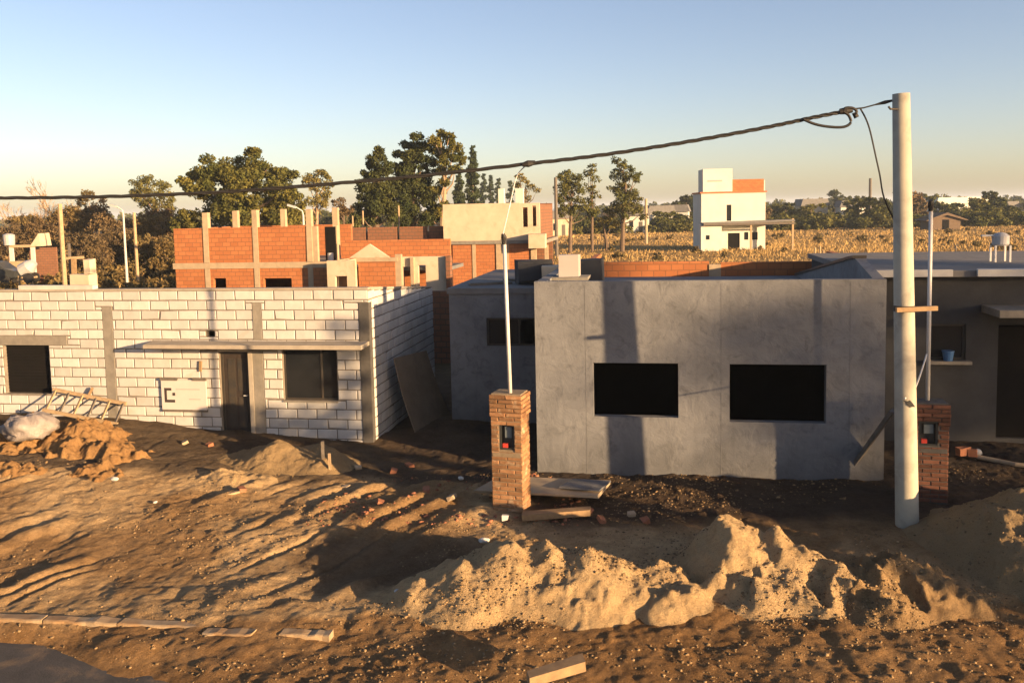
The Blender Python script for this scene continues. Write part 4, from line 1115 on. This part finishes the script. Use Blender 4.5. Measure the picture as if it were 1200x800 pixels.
# hut in the right-hand scrub
hq = G(1108, 268); hq.y = 155; hq = D(1108, 268, 155)
hu = thing('gabled_hut', 'small dark gable-roofed hut in the scrub right of the pole', 'hut', (hq.x, 155, 0))
b = MB(); b.box(-2.6, 2.6, 0, 4, -.5, 2.3); b.build('wall', M['bark'], hu)
b = MB(); b.prism([(-3.7, 1.7), (0, D(1108, 249, 155).z), (3.7, 1.7), (3.4, 1.6), (0, D(1108, 252, 155).z), (-3.4, 1.6)], 'y', -.6, 4.5); b.build('roof', M['bark'], hu)
b = MB(); b.box(-.6, .6, -.03, .03, -.3, 1.8); b.build('door', M['black'], hu)
for k, (px, pt, pb_) in enumerate(((955, 290, 304), (965, 293, 305), (961, 288, 303), (1120, 287, 296))):
    y = G(px, pb_).y; post(px, pt, pb_, y, .09, M['wood_pale' if k != 3 else 'wood_grey'], ('leftmost of the three short pale fence stumps in the field', 'rightmost of the three short pale fence stumps in the field', 'middle one of the three short pale fence stumps in the field', 'short dark stump in the dry grass right of the concrete pole')[k], 'fence_post')['category'] = 'post'

# ------------------------------------------------------------------ trees
def leaf_cloud(centres, radii, n_per, size, squash=.8, elong=1.0, sub=9, seed=0, up=.0):
    rg = np.random.default_rng(seed)
    P, S = [], []
    for c_, r in zip(centres, radii):
        subs = rg.normal(size=(sub, 3)); subs /= np.linalg.norm(subs, axis=1)[:, None]
        subs = subs*r*rg.uniform(.35, .85, (sub, 1))*np.array([1, 1, squash]) + np.array(c_)
        n = max(8, int(6.5*n_per*r*r/(size*size)/sub))
        for sc_ in subs:
            rr = r*rg.uniform(.28, .5)
            d = rg.normal(size=(n, 3)); d /= np.linalg.norm(d, axis=1)[:, None]
            P.append(sc_ + d*rr*rg.random((n, 1))**.4*np.array([1, 1, .75]))
    P = np.concatenate(P); N = len(P)
    a = rg.normal(size=(N, 3)); a[:, 2] += up; a /= np.linalg.norm(a, axis=1)[:, None]
    t_ = np.cross(a, rg.normal(size=(N, 3))); t_ /= np.linalg.norm(t_, axis=1)[:, None]
    s = size*rg.uniform(.55, 1.3, (N, 1))
    V = np.stack([P - a*s*elong*.5, P + t_*s*.42, P + a*s*elong*.6, P - t_*s*.42], 1).reshape(-1, 3)
    return V, np.arange(N*4).reshape(-1, 4)
def tree(name, label, base_px, y, clumps, leaf, bark, group=None, n_per=4.0, size=.26, elong=1.2, trunk=.22, fork=.45, spread=.55, seed=1, squash=.8, cat='tree', stem_top=None, base_z=0.0, limbs=True):
    rg = random.Random(seed)
    bx = D(base_px, 300, y).x
    t_ = thing(name, label, cat, (bx, y, base_z), 0, group)
    C_, Rr = [], []
    xs = [D(c_[0], c_[1], y).x for c_ in clumps]; wid = max(max(xs)-min(xs), .5)
    for (px, py, r) in clumps:
        p_ = D(px, py, y); C_.append((p_.x-bx, rg.uniform(-1, 1)*wid*spread*.5, p_.z-base_z)); Rr.append(1.3*r*y/FPX)
    V, F = leaf_cloud(C_, Rr, n_per*.8, size*.68, squash, elong, seed=seed)
    np_mesh('crown', V, F, M[leaf], t_)
    b = MB(); top = max(c_[2] for c_ in C_); 
    tx = sum(c_[0] for c_ in C_)/len(C_)
    h = stem_top if stem_top else top*.85
    sp = [Vector((0, 0, -.4)), Vector((tx*.3, 0, h*.4)), Vector((tx*.8, 0, h*.7)), Vector((tx, 0, h))]
    b.tube(sp, [trunk*1.2, trunk, trunk*.7, trunk*.25], 8)
    if limbs:
        for c_ in C_:
            f_ = min(.95, max(fork, (c_[2]-1.5)/h*.85)); k = f_*3; i = min(2, int(k)); s_ = sp[i].lerp(sp[i+1], k-i) if f_ > 0 else sp[1]
            e = Vector(c_); mid = s_.lerp(e, .5) + Vector((rg.uniform(-.3, .3), rg.uniform(-.3, .3), -.2))
            b.tube([s_, mid, e], [trunk*.4, trunk*.25, trunk*.08], 5)
    b.build('trunk', M[bark], t_)
    return t_
tree('broad_tree', 'large dark broad-crowned tree behind the orange brick shell', 288, 78,
     [(250,201,20),(272,197,18),(298,192,18),(312,197,13),(326,207,16),(340,222,15),(243,217,17),(236,226,12),(262,222,22),(290,218,24),(315,228,20),(340,240,15),(242,243,15),(226,255,13),(262,248,20),(290,248,24),(318,250,22),(342,255,14),(210,262,10)],
     'leaf_dark', 'bark', n_per=5.5, size=.30, trunk=.45, fork=.3, seed=3)
tree('small_tree', 'pale olive round-topped tree above the brown scrub at left', 176, 100, [(163,223,11),(176,216,12),(190,219,10),(197,230,9),(172,230,11),(185,236,11),(166,240,8),(200,243,8)], 'leaf_yellow', 'bark_pale', n_per=2.6, size=.26, seed=4)
tree('small_tree', 'slim olive tree right of the broad dark tree', 371, 100, [(364,207,9),(376,206,9),(382,213,8),(360,214,6),(371,220,10),(379,228,9),(368,234,8),(376,242,9),(366,250,7)], 'leaf_yellow', 'bark_pale', n_per=2.4, size=.26, seed=5)
tree('small_tree', 'low brownish tree between the slim olive tree and the pines', 402, 100, [(398,238,8),(408,244,8),(402,250,9)], 'leaf_brown', 'bark', n_per=2.5, size=.26, seed=6)
PG = 'tall pines behind the brick houses'
tree('pine_tree', 'leftmost pine with a bushy pointed top behind the brown brick block', 442, 82, [(446,176,8),(445,186,11),(437,196,9),(452,197,11),(432,207,10),(446,210,14),(429,220,10),(455,222,14),(440,226,14),(426,236,11),(446,242,16),(424,252,10),(458,248,14),(436,258,14),(416,262,9)], 'leaf_pine', 'bark', PG, n_per=4.2, size=.24, elong=1.8, trunk=.3, fork=.25, seed=7, squash=.65)
tree('pine_tree', 'middle pine, widest of the three behind the houses', 484, 84, [(489,161,8),(481,170,10),(495,172,10),(470,182,9),(484,184,13),(498,190,12),(466,193,8),(478,202,15),(497,208,13),(468,214,13),(486,222,17),(503,226,12),(470,236,15),(492,244,17),(474,256,15),(500,258,13)], 'leaf_pine', 'bark', PG, n_per=4.2, size=.24, elong=1.8, trunk=.34, fork=.25, seed=8, squash=.65)
tree('pine_tree', 'rightmost and tallest pine with a leaning tufted crown', 517, 83, [(517,157,8),(527,160,7),(509,165,8),(520,170,12),(532,175,9),(514,181,10),(537,184,8),(526,188,11),(541,189,5),(518,200,10),(534,199,7),(522,212,8),(512,222,9),(516,240,10),(506,252,11)], 'leaf_dark', 'bark_pale', PG, n_per=3.6, size=.24, elong=1.6, trunk=.26, fork=.3, seed=9, squash=.6)
CG = 'cypresses behind the cream house'
tree('cypress_tree', 'tall narrow dark cypress rising above the cream house', 554, 135, [(554,173+k*6.2, 2.6+min(k,5)*.75) for k in range(12)], 'leaf_cypress', 'bark', CG, n_per=7, size=.34, elong=2.0, trunk=.3, spread=.6, seed=10, squash=1.3, limbs=False)
tree('cypress_tree', 'shorter broad cypress left of the tall one', 538, 140, [(538,206+k*6, 3+min(k,4)*1.0) for k in range(8)], 'leaf_cypress', 'bark', CG, n_per=5, size=.34, elong=2, trunk=.3, spread=.6, seed=11, squash=1.3, limbs=False)
for k, (px, pt) in enumerate(((566, 206), (575, 208), (584, 212), (598, 214))):
    tree('cypress_tree', ('hazy cypress right next to the tall dark one', 'second hazy cypress behind the cream house', 'third hazy cypress, left of the white chimney', 'hazy cypress between the two white chimneys')[k], px, 250, [(px + random.uniform(-.5, .5), pt+j*5.5, 2.2+min(j,3)*.6) for j in range(7)], 'leaf_cypress', 'bark', CG, n_per=6, size=.5, elong=2, trunk=.3, spread=.6, seed=12+k, squash=1.3, limbs=False)
tree('small_tree', 'windblown olive tree right of the white chimneys', 612, 122, [(609,207,6),(616,212,6),(606,217,6),(622,220,6),(629,223,4),(613,226,6),(618,233,6)], 'leaf_yellow', 'bark', n_per=2.2, size=.3, seed=17, squash=.6)
TG = 'slim trees at the edge of the field'
tree('slim_tree', 'leftmost slim tree with a bare trunk at the field edge', 668, 100, [(658,210,8),(667,208,9),(677,212,8),(655,221,8),(668,221,11),(680,222,7),(660,233,10),(674,236,9),(682,245,6),(658,248,8),(690,252,8),(668,246,7)], 'leaf_dark', 'bark', TG, n_per=2.8, size=.26, trunk=.2, fork=.4, seed=18)
tree('slim_tree', 'thin airy tree between the two fuller slim trees', 694, 102, [(693,197,7),(689,204,6),(698,209,6),(692,219,7),(698,229,6),(691,237,7),(697,247,7)], 'leaf_dark', 'bark', TG, n_per=2.0, size=.26, trunk=.16, fork=.4, seed=19)
tree('slim_tree', 'tallest fullest tree of the slim group left of the field pole', 729, 102, [(722,187,6),(731,193,7),(738,198,6),(724,203,9),(743,206,7),(733,212,10),(748,212,4),(720,219,9),(739,224,10),(727,232,11),(745,236,8),(718,243,10),(734,248,11),(750,251,8)], 'leaf_dark', 'bark', TG, n_per=2.6, size=.26, trunk=.24, fork=.3, seed=20)
tree('round_bush', 'round dark bush at the foot of the slim trees', 712, 104, [(706,259,8),(716,260,9),(700,266,6)], 'leaf_yellow', 'bark', n_per=3.5, size=.26, seed=21, cat='bush')

# bare winter trees (twigs only)
def bare_tree(name, label, px, y, top_py, seed, group=None, dens=5, col='bark_pale', spread=.6):
    rg = random.Random(seed); q = D(px, top_py, y); H = q.z
    t_ = thing(name, label, 'tree', (q.x, y, 0), 0, group)
    b = MB(); tw = MB()
    def grow(p_, d_, L_, r, lev):
        e = p_ + d_*L_; mid = p_.lerp(e, .5) + Vector((rg.uniform(-1, 1), rg.uniform(-1, 1), 0))*L_*.06
        (b if lev < 2 else tw).tube([p_, mid, e], [r, r*.8, r*.6], 5 if lev < 2 else 3, cap=False)
        if lev >= 5: return
        for k in range(rg.choice((2, 3)) if lev else dens):
            ax_ = Vector((rg.uniform(-1, 1), rg.uniform(-1, 1), rg.uniform(-.15, .45)))
            nd = (d_ + ax_*spread*1.25).normalized()
            grow(p_.lerp(e, rg.uniform(.55, 1)), nd, L_*rg.uniform(.55, .78), max(r*.55, .022), lev+1)
    grow(Vector((0, 0, -.2)), Vector((rg.uniform(-.08, .08), 0, 1)), H*.36, H*.018, 0)
    b.add(tw.v, tw.f); b.build('trunk', M[col], t_)
for k, (px, y, tp) in enumerate(((38, 92, 212), (66, 96, 203), (98, 94, 222), (14, 98, 226))):
    bare_tree('bare_tree', ('bare leafless tree behind the timber shelter at left', 'tallest leafless tree above the brown scrub at left', 'leafless tree right of the tall wooden pole', 'low leafless tree at the left picture edge')[k], px, y, tp-4, 40+k, 'leafless trees at left')
# brown and ochre bushes at left
bush_spec = [(10,268,84,'leaf_brown'),(30,258,88,'leaf_ochre'),(52,262,84,'leaf_brown'),(82,250,86,'leaf_ochre'),(104,244,90,'leaf_brown'),(126,258,82,'leaf_brown'),(140,272,76,'leaf_brown'),(112,280,74,'leaf_brown'),(168,258,84,'leaf_ochre'),(186,252,88,'leaf_brown'),(203,262,80,'leaf_brown'),(176,282,74,'leaf_ochre'),(150,262,90,'leaf_brown'),(60,284,74,'leaf_ochre'),(92,278,72,'leaf_brown'),(194,286,72,'leaf_ochre')]
for k, (px, py, y, lm) in enumerate(bush_spec):
    rg = random.Random(60+k)
    cl = [(px + rg.uniform(-15, 15), py + rg.uniform(0, 8), rg.uniform(8, 12)) for _ in range(5)] + [(px + rg.uniform(-17, 17), py + 16 + rg.uniform(0, 16), rg.uniform(9, 14)) for _ in range(6)]
    o = tree('scrub_bush', 'dense ' + ('brown' if lm == 'leaf_brown' else 'ochre') + ' bush in the scrub beyond the white house', px, y, cl, lm, 'bark', 'scrub bushes at left', n_per=1.9, size=.22, elong=1.8, trunk=.1, seed=60+k, cat='bush', spread=.8)
tree('round_bush', 'golden bush above the scrub between pole and street lamp', 100, 92, [(99,228,7),(104,232,7),(96,236,7)], 'leaf_ochre', 'bark', n_per=2.5, size=.26, seed=90, cat='bush')

# far treeline: prototypes copied; every tree its own object
protos = []
for k in range(5):
    rg = random.Random(100+k)
    t_ = thing('far_tree', '', 'tree', (0, 0, 0), 0, 'far treeline')
    n = 9; C_ = [(rg.uniform(-3.2, 3.2), rg.uniform(-2.5, 2.5), rg.uniform(2.0, 7.5)) for _ in range(n)]; Rr = [rg.uniform(1.2, 2.3) for _ in range(n)]
    V, F = leaf_cloud(C_, Rr, 3.2, .5, .8, 1.3, seed=100+k)
    np_mesh('crown', V, F, M[('leaf_dark', 'leaf_pine', 'leaf_dark', 'leaf_brown', 'leaf_yellow')[k]], t_)
    b = MB(); b.tube([(0, 0, -1), (0, 0, 3), (.2, 0, 6.5)], [.3, .22, .08], 6); b.build('trunk', M['bark'], t_)
    protos.append(t_)
KL = ['dark green tree in the far treeline across the field', 'blackish green tree in the far treeline across the field', 'mid green tree in the far treeline across the field', 'brown leafless-looking tree in the far treeline across the field', 'olive green tree in the far treeline across the field']
rg = random.Random(5)
used = set()
far = []
for k in range(210):
    px = rg.uniform(300, 1320) if k % 5 else rg.uniform(-150, 420); y = rg.choice((rg.uniform(175, 240), rg.uniform(240, 420)))
    far.append((px, y, rg.uniform(.6, 1.15) * (1 if px > 900 else .85)))
far += [(985, 300, 1.5), (1060, 280, 1.25), (1090, 260, 1.15), (1125, 300, 1.2), (805, 230, 1.1), (790, 240, 1.0), (815, 235, 1.2), (640, 200, .9), (632, 210, .9), (1075, 182, .9), (1150, 180, .8), (1172, 185, .85), (930, 185, .7), (950, 190, .75)]
for k, (px, y, s) in enumerate(far):
    i = rg.choice((0, 0, 1, 2, 2, 3, 4)); p_ = protos[i]
    o = p_ if i not in used else copy_tree(p_); used.add(i)
    q = D(px, 250, y); s *= .82; o.location = (q.x, y, -.2); o.scale = (s*rg.uniform(.85, 1.35), s, s*rg.uniform(.75, 1.1)); o.rotation_euler = (0, 0, rg.uniform(0, 6.28))
    o['label'] = KL[i]
# hedge of scrub in front of the treeline, and the wood behind, read as one mass
def mass(name, label, n, pxr, yr, hr, m, size, seed):
    rg = np.random.default_rng(seed); C_, Rr = [], []
    for _ in range(n):
        y = rg.uniform(*yr); q = D(rg.uniform(*pxr), 250, y); h = rg.uniform(*hr)
        C_.append((q.x, y, h*.4)); Rr.append(h*.62)
    V, F = leaf_cloud(C_, Rr, 2.0, size, .75, 1.3, seed=seed)
    tag(np_mesh(name, V, F, M[m]), label, 'scrub', kind='stuff')
mass('far_woods', 'distant dark wood along the horizon', 650, (-200, 1400), (380, 700), (5, 9), 'leaf_dark', 1.2, 7)
mass('undergrowth', 'low dark scrub at the far edge of the dry field', 760, (560, 1330), (168, 205), (1.2, 4.0), 'leaf_dark', .45, 8)
mass('field_scrub', 'low brown scrub scattered through the dry field', 70, (640, 1300), (84, 150), (.4, 1.2), 'leaf_ochre', .26, 9)
mass('left_undergrowth', 'low ochre scrub and dry weeds behind the white house', 240, (-60, 420), (46, 76), (.6, 1.9), 'leaf_ochre', .2, 10)

# dry grass in the field
N = 110000
yy = 58 + (185-58)*R_.random(N)**1.3; xx = (R_.uniform(-.66, .70, N))*yy
hh = R_.uniform(.12, .42, N)*(1 + .5*vnoise(xx/9, yy/9, 91)); ww = R_.uniform(.02, .05, N)*(.6+yy/110)
ang = R_.uniform(0, 3.14, N); dx, dy = np.cos(ang)*ww, np.sin(ang)*ww
lx, ly = R_.normal(0, .18, N), R_.normal(0, .18, N)
zz = ground_h(xx[None], yy[None])[0] - .05
V = np.stack([np.stack([xx-dx, yy-dy, zz], -1), np.stack([xx+dx, yy+dy, zz], -1), np.stack([xx+lx, yy+ly, zz+hh], -1)], 1).reshape(-1, 3)
tag(np_mesh('dry_grass', V, np.arange(N*3).reshape(-1, 3), M['tuft']), 'tall golden dry grass covering the field', 'grass', kind='stuff')

# far houses among the trees
def far_house(label, px, py_top, y, w, roof, h=None, wall='far_white'):
    q = D(px, py_top, y); w *= .7; t_ = thing('far_house', label, 'house', (q.x, y, -.3), rz=random.uniform(-.3, .3))
    H = q.z+.3; b = MB(); b.box(-w/2, w/2, 0, w*.7, 0, H*.72); b.build('wall', M[wall], t_)
    b = MB(); b.prism([(-w/2-.4, H*.72), (w/2+.4, H*.72), (w/2-.2, H), (-w/2+.2, H)], 'y', -.4, w*.7+.4); b.build('roof', M[roof], t_)
    b = MB(); b.box(-w*.25, -w*.1, -.04, .02, H*.3, H*.55); b.build('window', M['glass'], t_)
    b = MB(); b.box(w*.12, w*.26, -.04, .02, 0, H*.5); b.build('door', M['wood_grey'], t_)
far_house('small white house in the trees left of the white two-storey house', 775, 241, 190, 8, 'roof_grey')
far_house('pale house with grey roof in the trees just left of the stair tower', 792, 240, 205, 8, 'roof_grey')
far_house('white house right of the lone tall tree on the horizon', 1000, 235, 230, 9, 'roof_grey')
far_house('grey-roofed house left of the lone tall tree on the horizon', 955, 233, 235, 10, 'roof_grey', wall='cream')
far_house('long white shed among the trees right of the concrete pole', 1128, 231, 230, 20, 'far_white')
far_house('cream house peeking through the trees by the cream brick house', 655, 247, 160, 6, 'roof_grey', wall='cream')
far_house('low white house behind the slim trees', 745, 244, 170, 7, 'roof_grey')
far_house('white house at the right picture edge among trees', 1180, 236, 250, 10, 'roof_grey')

# ------------------------------------------------------------------ unseen trees added beyond the right edge to shade the grey and white houses
ud = Vector((math.sin(SUN_AZ), math.cos(SUN_AZ), 0)); un = Vector((-ud.y, ud.x, 0))
if un.y < 0: un = -un
def sunpos(off, along): return un*off + ud*along
for k, (o_, al, H_, W_) in enumerate(((16.95, 74, 17.6, 1.05), (19.7, 78, 18.6, 1.9), (22.2, 75, 18.6, 1.5))):
    q = sunpos(o_, al); rg = random.Random(300+k)
    C_ = []; Rr = []
    for _ in range(64):
        z_ = rg.uniform(2.5, H_-.7); a_ = rg.uniform(-1, 1)*W_; C_.append((un.x*a_ + ud.x*rg.uniform(-1.4, 1.4), un.y*a_ + ud.y*rg.uniform(-1.4, 1.4), z_)); Rr.append(rg.uniform(.75, 1.1))
    t_ = thing('shade_tree', ('unseen tree added to shade the grey house, nearest the street', 'middle unseen tree added to shade the houses', 'tallest unseen tree added to shade the houses')[k], 'tree', (q.x, q.y, 0), 0, 'unseen shade trees')  # added out of view, crowns sized and shaped for shade on the grey front
    V, F = leaf_cloud(C_, Rr, .95, .22, .9, 1.4, seed=300+k)
    np_mesh('crown', V, F, M['leaf_dark'], t_)
    b = MB(); b.tube([(0, 0, -.3), (.1, 0, 6), (0, 0, H_-1)], [.4, .3, .08], 8); b.build('trunk', M['bark'], t_)
q = sunpos(13.36, 9.0)
C_ = [(un.x*.02, un.y*.02, 1.4+k*.6) for k in range(9)] + [(un.x*o_, un.y*o_, z_) for o_ in (-.85, -.4) for z_ in (1.4, 2.0, 2.6, 3.2, 3.8, 4.3)]
V, F = leaf_cloud(C_, [.29]*8+[.26] + [.40]*12, 4.0, .08, 1.1, 1.6, seed=77)
ct = thing('facade_shade_tree', 'unseen lopsided tree made up to shade the white house', 'tree', (q.x, q.y, 0))  # made-up tree, crown shaped for the shadow on the white facade
np_mesh('crown', V, F, M['leaf_cypress'], ct)
b = MB(); b.tube([(0, 0, -.3), (0, 0, 3), (0, 0, 5.6)], [.16, .13, .05], 8); b.build('trunk', M['bark'], ct)

# ------------------------------------------------------------------ evening haze round the whole place
hb = MB(); hb.box(-3400, 3400, -900, 4900, -5, 24)
hz = hb.build('haze', None)
hm = bpy.data.materials.new('haze_air'); hm.use_nodes = True
hn = hm.node_tree; hn.nodes.remove(hn.nodes['Principled BSDF'])
pv = hn.nodes.new('ShaderNodeVolumePrincipled'); pv.inputs['Color'].default_value = (.72, .84, 1, 1)
pv.inputs['Density'].default_value = .00026; pv.inputs['Anisotropy'].default_value = 0
hn.links.new(pv.outputs[0], hn.nodes['Material Output'].inputs['Volume'])
hz.data.materials.append(hm); tag(hz, 'thin evening haze over the far field', 'haze', kind='stuff')
